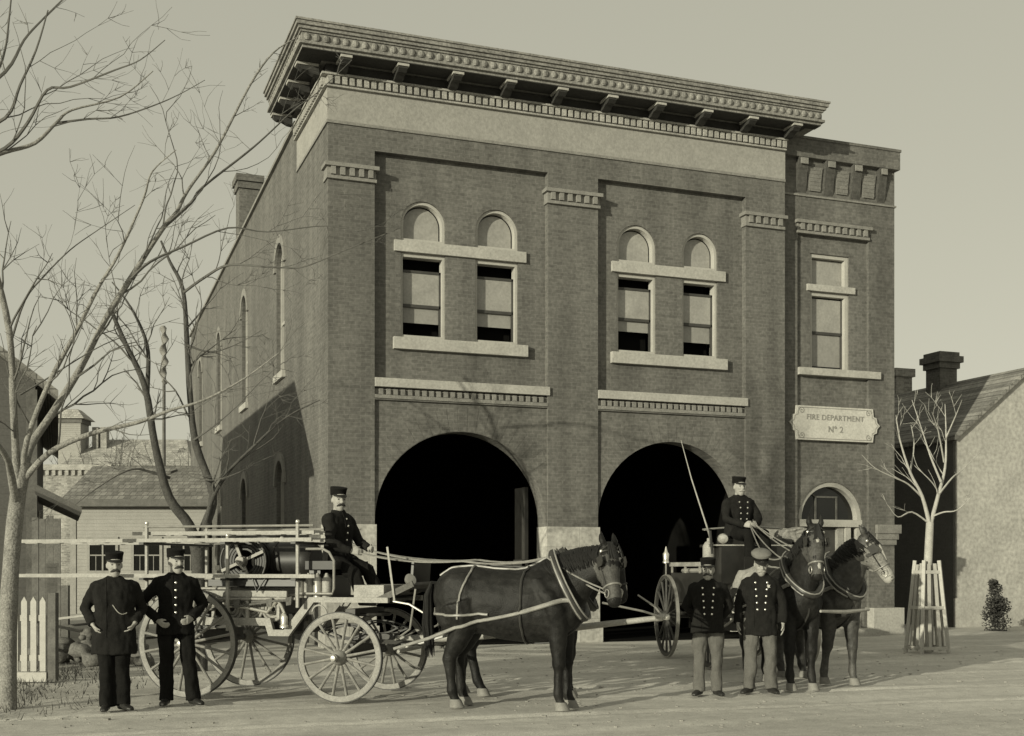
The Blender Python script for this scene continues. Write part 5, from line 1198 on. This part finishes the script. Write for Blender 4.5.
for k in range(14): mb.box(.05 + .26 * k, .17 + .26 * k, -.09, -.002, 5.2, 5.39)
q('dentil_row', mb, 'dentil', bb)
vh = cam_thing('distant_house', 'far pale house with square cupola and two chimneys', 'house', -25.8, 70)
q('wall', MB().box(0, 7, 0, 8, 0, 7.4), 'clap', vh)
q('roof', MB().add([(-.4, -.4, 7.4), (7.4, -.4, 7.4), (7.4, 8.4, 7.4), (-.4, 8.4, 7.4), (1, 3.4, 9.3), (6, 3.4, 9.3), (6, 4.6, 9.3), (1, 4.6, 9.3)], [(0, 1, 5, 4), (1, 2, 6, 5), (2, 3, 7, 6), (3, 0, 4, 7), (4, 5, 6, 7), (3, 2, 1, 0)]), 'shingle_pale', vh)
cu = q('cupola', MB().box(-1.0, .35, 1.2, 2.6, 7.0, 10.3), 'clap', vh)
q('roof', MB().add([(-1.3, .9, 10.3), (.65, .9, 10.3), (.65, 2.9, 10.3), (-1.3, 2.9, 10.3), (-.7, 1.5, 10.9), (.05, 1.5, 10.9), (.05, 2.3, 10.9), (-.7, 2.3, 10.9)], [(0, 1, 5, 4), (1, 2, 6, 5), (2, 3, 7, 6), (3, 0, 4, 7), (4, 5, 6, 7), (3, 2, 1, 0)]), 'shingle_pale', cu)
q('cupola_eave', MB().box(-1.1, .45, 1.1, 2.7, 10.05, 10.295), 'oldwood', cu)
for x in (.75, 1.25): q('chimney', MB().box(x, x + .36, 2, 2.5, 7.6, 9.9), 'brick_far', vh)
# right hand house
rh = gable_house('gabled_house', 'house with whitewashed gable wall and shingled roof right of the station', 21.6, 26.2, 25.0, 40, 4.9, 6.7, 'plaster', 'shingle', .12)
part('side_wall', MB().box(21.54, 21.59, 25.05, 39.9, 0, 4.78), 'clap_dark', rh, False, True)
c_ = MB().box(23.6, 24.2, 28.0, 28.6, 5.6, 7.25).box(23.54, 24.26, 27.94, 28.66, 7.252, 7.42).box(23.47, 24.33, 27.87, 28.73, 7.422, 7.6).box(23.55, 24.25, 27.95, 28.65, 7.602, 7.72); part('chimney', c_, 'brick', rh, False, True)
c_ = MB().box(24.45, 25.05, 31.0, 31.6, 5.4, 7.5).box(24.38, 25.12, 30.93, 31.67, 7.502, 7.75); part('chimney', c_, 'brick_far', rh, False, True)
part('foundation', MB().box(21.5, 26.2, 24.93, 24.997, 0, .75), 'stone', rh, False, True)
# evergreen shrub by that wall
sb = at(995, 628, 29.3); sr = thing('shrub', 'small dark rounded shrub against the whitewashed wall', 'shrub', (sb.x, sb.y, 0)); lf = MB(); rn = random.Random(3)
cl = [(rn.uniform(-.2, .2), rn.uniform(-.15, .15), rn.uniform(.2, .75), rn.uniform(.16, .28)) for k in range(7)] + [(.02, 0, 1.0, .17), (-.05, 0, 1.15, .12), (.0, 0, .15, .3)]
for k in range(3200):
    cx_, cy_, cz_, cr_ = rn.choice(cl); c_ = V((rn.gauss(0, 1), rn.gauss(0, 1), rn.gauss(0, 1))).normalized() * cr_ * rn.random() ** .4 + V((cx_, cy_, cz_)); c_.z = max(.02, c_.z); u_ = V((rn.gauss(0, 1), rn.gauss(0, 1), rn.gauss(0, 1))).normalized(); v_ = u_.orthogonal().normalized()
    lf.add([c_ - u_ * .035, c_ + v_ * .022, c_ + u_ * .035, c_ - v_ * .022], [(0, 1, 2, 3)])
part('foliage', lf, 'shrub', sr); part('stem', MB().tube([(0, 0, 0), (0, 0, .5)], [.03, .02], 6), 'darkbark', sr)
# picket fence, tall board, post, lumber
fa = at(14, 680, 16.3); fa.z = 0; fb = at(47, 680, 16.3); fb.z = 0
pf = thing('picket_fence', 'short run of white pickets at the lower left', 'fence', fa, math.atan2((fb - fa).y, (fb - fa).x)); Lf = (fb - fa).length
for k in range(9):
    x = Lf - .06 - k * .125; link('picket', MB().prism([(x - .04, .14), (x + .04, .14), (x + .04, 1.08), (x, 1.15), (x - .04, 1.08)], (0, 0, 0), (1, 0, 0), (0, 0, 1), (0, .022, 0)).mesh('picket'), 'picket', pf)
for z in (.32, .86): link('rail', MB().box(-1, Lf, .025, .07, z - .04, z + .04).mesh('rail'), 'picket', pf)
link('post', MB().box(Lf + .02, Lf + .12, -.02, .10, 0, 1.2).mesh('post'), 'oldwood', pf); link('kick_board', MB().box(-1, Lf, -.03, -.005, 0, .13).mesh('kick_board'), 'picket', pf)
bp_ = at(46, 600, 19.5); bf = thing('board_fence', 'tall dark weathered boards between the fence and the house', 'fence', (bp_.x, bp_.y, 0), -CA + .1)
for k in range(4): link('board', MB().box(-.22 + .115 * k, -.115 + .115 * k, -.012, .012, 0, 2.35 + .03 * math.sin(k * 4)).mesh('board'), 'oldwood', bf)
link('post', MB().box(.25, .36, -.06, .06, 0, 1.25).mesh('post'), 'oldwood', bf)
pp = at(52, 682, 16.4); tag(link('gate_post', MB().box(-.07, .07, -.07, .07, 0, 1.55).box(-.09, .09, -.09, .09, 1.552, 1.6).mesh('gate_post'), 'oldwood'), 'square weathered gate post right of the white pickets', 'post').location = (pp.x, pp.y, 0)
rn = random.Random(12); k0 = at(88, 672, 19.0)
for k, (lab, m_) in enumerate((('pale plank lying askew on top of the rubble heap', 'palewood'), ('long dark plank sloping down the left of the rubble heap', 'oldwood'), ('weathered plank half buried at the back of the rubble heap', 'oldwood'), ('short grey plank leaning at the foot of the rubble heap', 'palewood'))):
    c_ = V((k0.x + [-.1, -.45, .3, .35][k], k0.y + [0, .1, .5, -.25][k], [.78, .62, .66, .38][k])); a_ = [-.5, .4, -.2, .5][k]; d = V((math.cos(a_), math.sin(a_), [.12, -.25, .1, .3][k])).normalized() * [.6, .8, .75, .4][k]
    tag(link('plank', MB().bar(-d, d, .2, .035).mesh('plank'), m_), lab, 'plank', 'planks thrown on the rubble heap').location = c_
hp_ = MB()
for k in range(60):
    a_ = rn.uniform(0, 6.28); r = rn.random() ** .5 * .95; h = .55 * (1 - r ** 2); s = rn.uniform(.06, .19); hp_.ball((r * math.cos(a_) * 1.05, r * math.sin(a_) * .8, h * rn.uniform(.3, 1)), (s, s * rn.uniform(.6, 1), s * rn.uniform(.5, .9)), 8)
hm_ = remesh(hp_, .035, 1, .3, .03, 5, 2); tag(link('rubble_heap', hm_, 'rock'), 'dark heap of stones and earth behind the leftmost fireman', 'rubble').location = (k0.x, k0.y, 0)
tag(C.objects['rubble_heap'], kind='stuff')
# flagpole with furled flag, far away
fp = at(164, 600, 52); fl = thing('flagpole', 'slender far flagpole with its flag furled round the top', 'flagpole', (fp.x, fp.y, 0)); ztop = at(164, 326, 52).z
link('pole', MB().tube([(0, 0, 0), (0, 0, ztop)], [.09, .06], 8).mesh('pole', True), 'oldwood', fl)
fg = MB(); secs = []
zb = at(164, 384, 52).z
for k in range(30):
    f_ = k / 29; z = zb + (ztop - zb) * f_; a_ = f_ * 16; secs.append((V((.04 * math.cos(a_), .04 * math.sin(a_), z)), V((math.cos(a_), math.sin(a_), 0)) * (.16 if 0 < k < 29 else .07), V((-math.sin(a_), math.cos(a_), 0)) * .09))
link('flag', fg.loft(secs, 10).mesh('flag', True), 'tarp', fl)
# far bare trees
def far_tree(px, Z, h, seed, label):
    rn = random.Random(seed); b0 = at(px, 567, Z); b0.z = 0; limbs = [([b0, b0 + V((.05, 0, h * .2)), b0 + V((0, .1, h * .4))], .10, .06)]
    for k in range(9):
        a_ = rn.uniform(0, 6.28); s = b0 + V((0, 0, h * rn.uniform(.18, .4))); e = b0 + V((math.cos(a_) * h * rn.uniform(.12, .34), math.sin(a_) * h * .25, h * rn.uniform(.7, 1.05))); limbs.append(([s, s.lerp(e, .4) + V((0, 0, -.05 * h)), s.lerp(e, .75), e], .04, .008))
    bare_tree('bare_tree', label, limbs, ('twig', 'twig'), seed, (.5, 1.4), 1.8, 2, .5, .008, 'bare trees in the distance', .06)
far_tree(112, 56, 8.6, 21, 'small bare tree rising above the cottage roof'); far_tree(190, 60, 7.5, 24, 'thin bare tree beside the rear of the station wall'); far_tree(140, 64, 7.2, 29, 'faint bare tree left of the flagpole')
# ground cover
rn = random.Random(5); gs = MB()
for k in range(2600):
    X = rn.uniform(-7.2, -4.7); Z = rn.uniform(12.2, 18.5)
    if rn.random() > (1.0 if X < -5.3 - .2 * (Z - 13) else .25): continue
    p = G(X, Z); h = rn.uniform(.03, .12); a_ = rn.uniform(0, 6.28); d = V((math.cos(a_), math.sin(a_), 0)); l_ = V((rn.gauss(0, .04), rn.gauss(0, .04), h)); gs.add([p - d * .008, p + d * .008, p + l_], [(0, 1, 2)])
tag(link('grass', gs.mesh('grass', False, False), 'grass'), 'dry tufts of grass round the tree and fence', 'grass', kind='stuff')
pb = MB()
for k in range(900):
    X = rn.uniform(-6, 9.5); Z = 11.8 + 12 * rn.random() ** 1.6; p = G(X, Z)
    if p.y > 22: continue
    s = rn.uniform(.006, .02) * (1.8 if rn.random() < .06 else 1); p.z = gz(p.x, p.y) + s * .2; pb.ball(p, (s * 1.3, s, s * .7), 5)
tag(link('pebbles', pb.mesh('pebbles', False, False), 'pebble'), 'loose pebbles and clods scattered over the dirt street', 'gravel', kind='stuff')
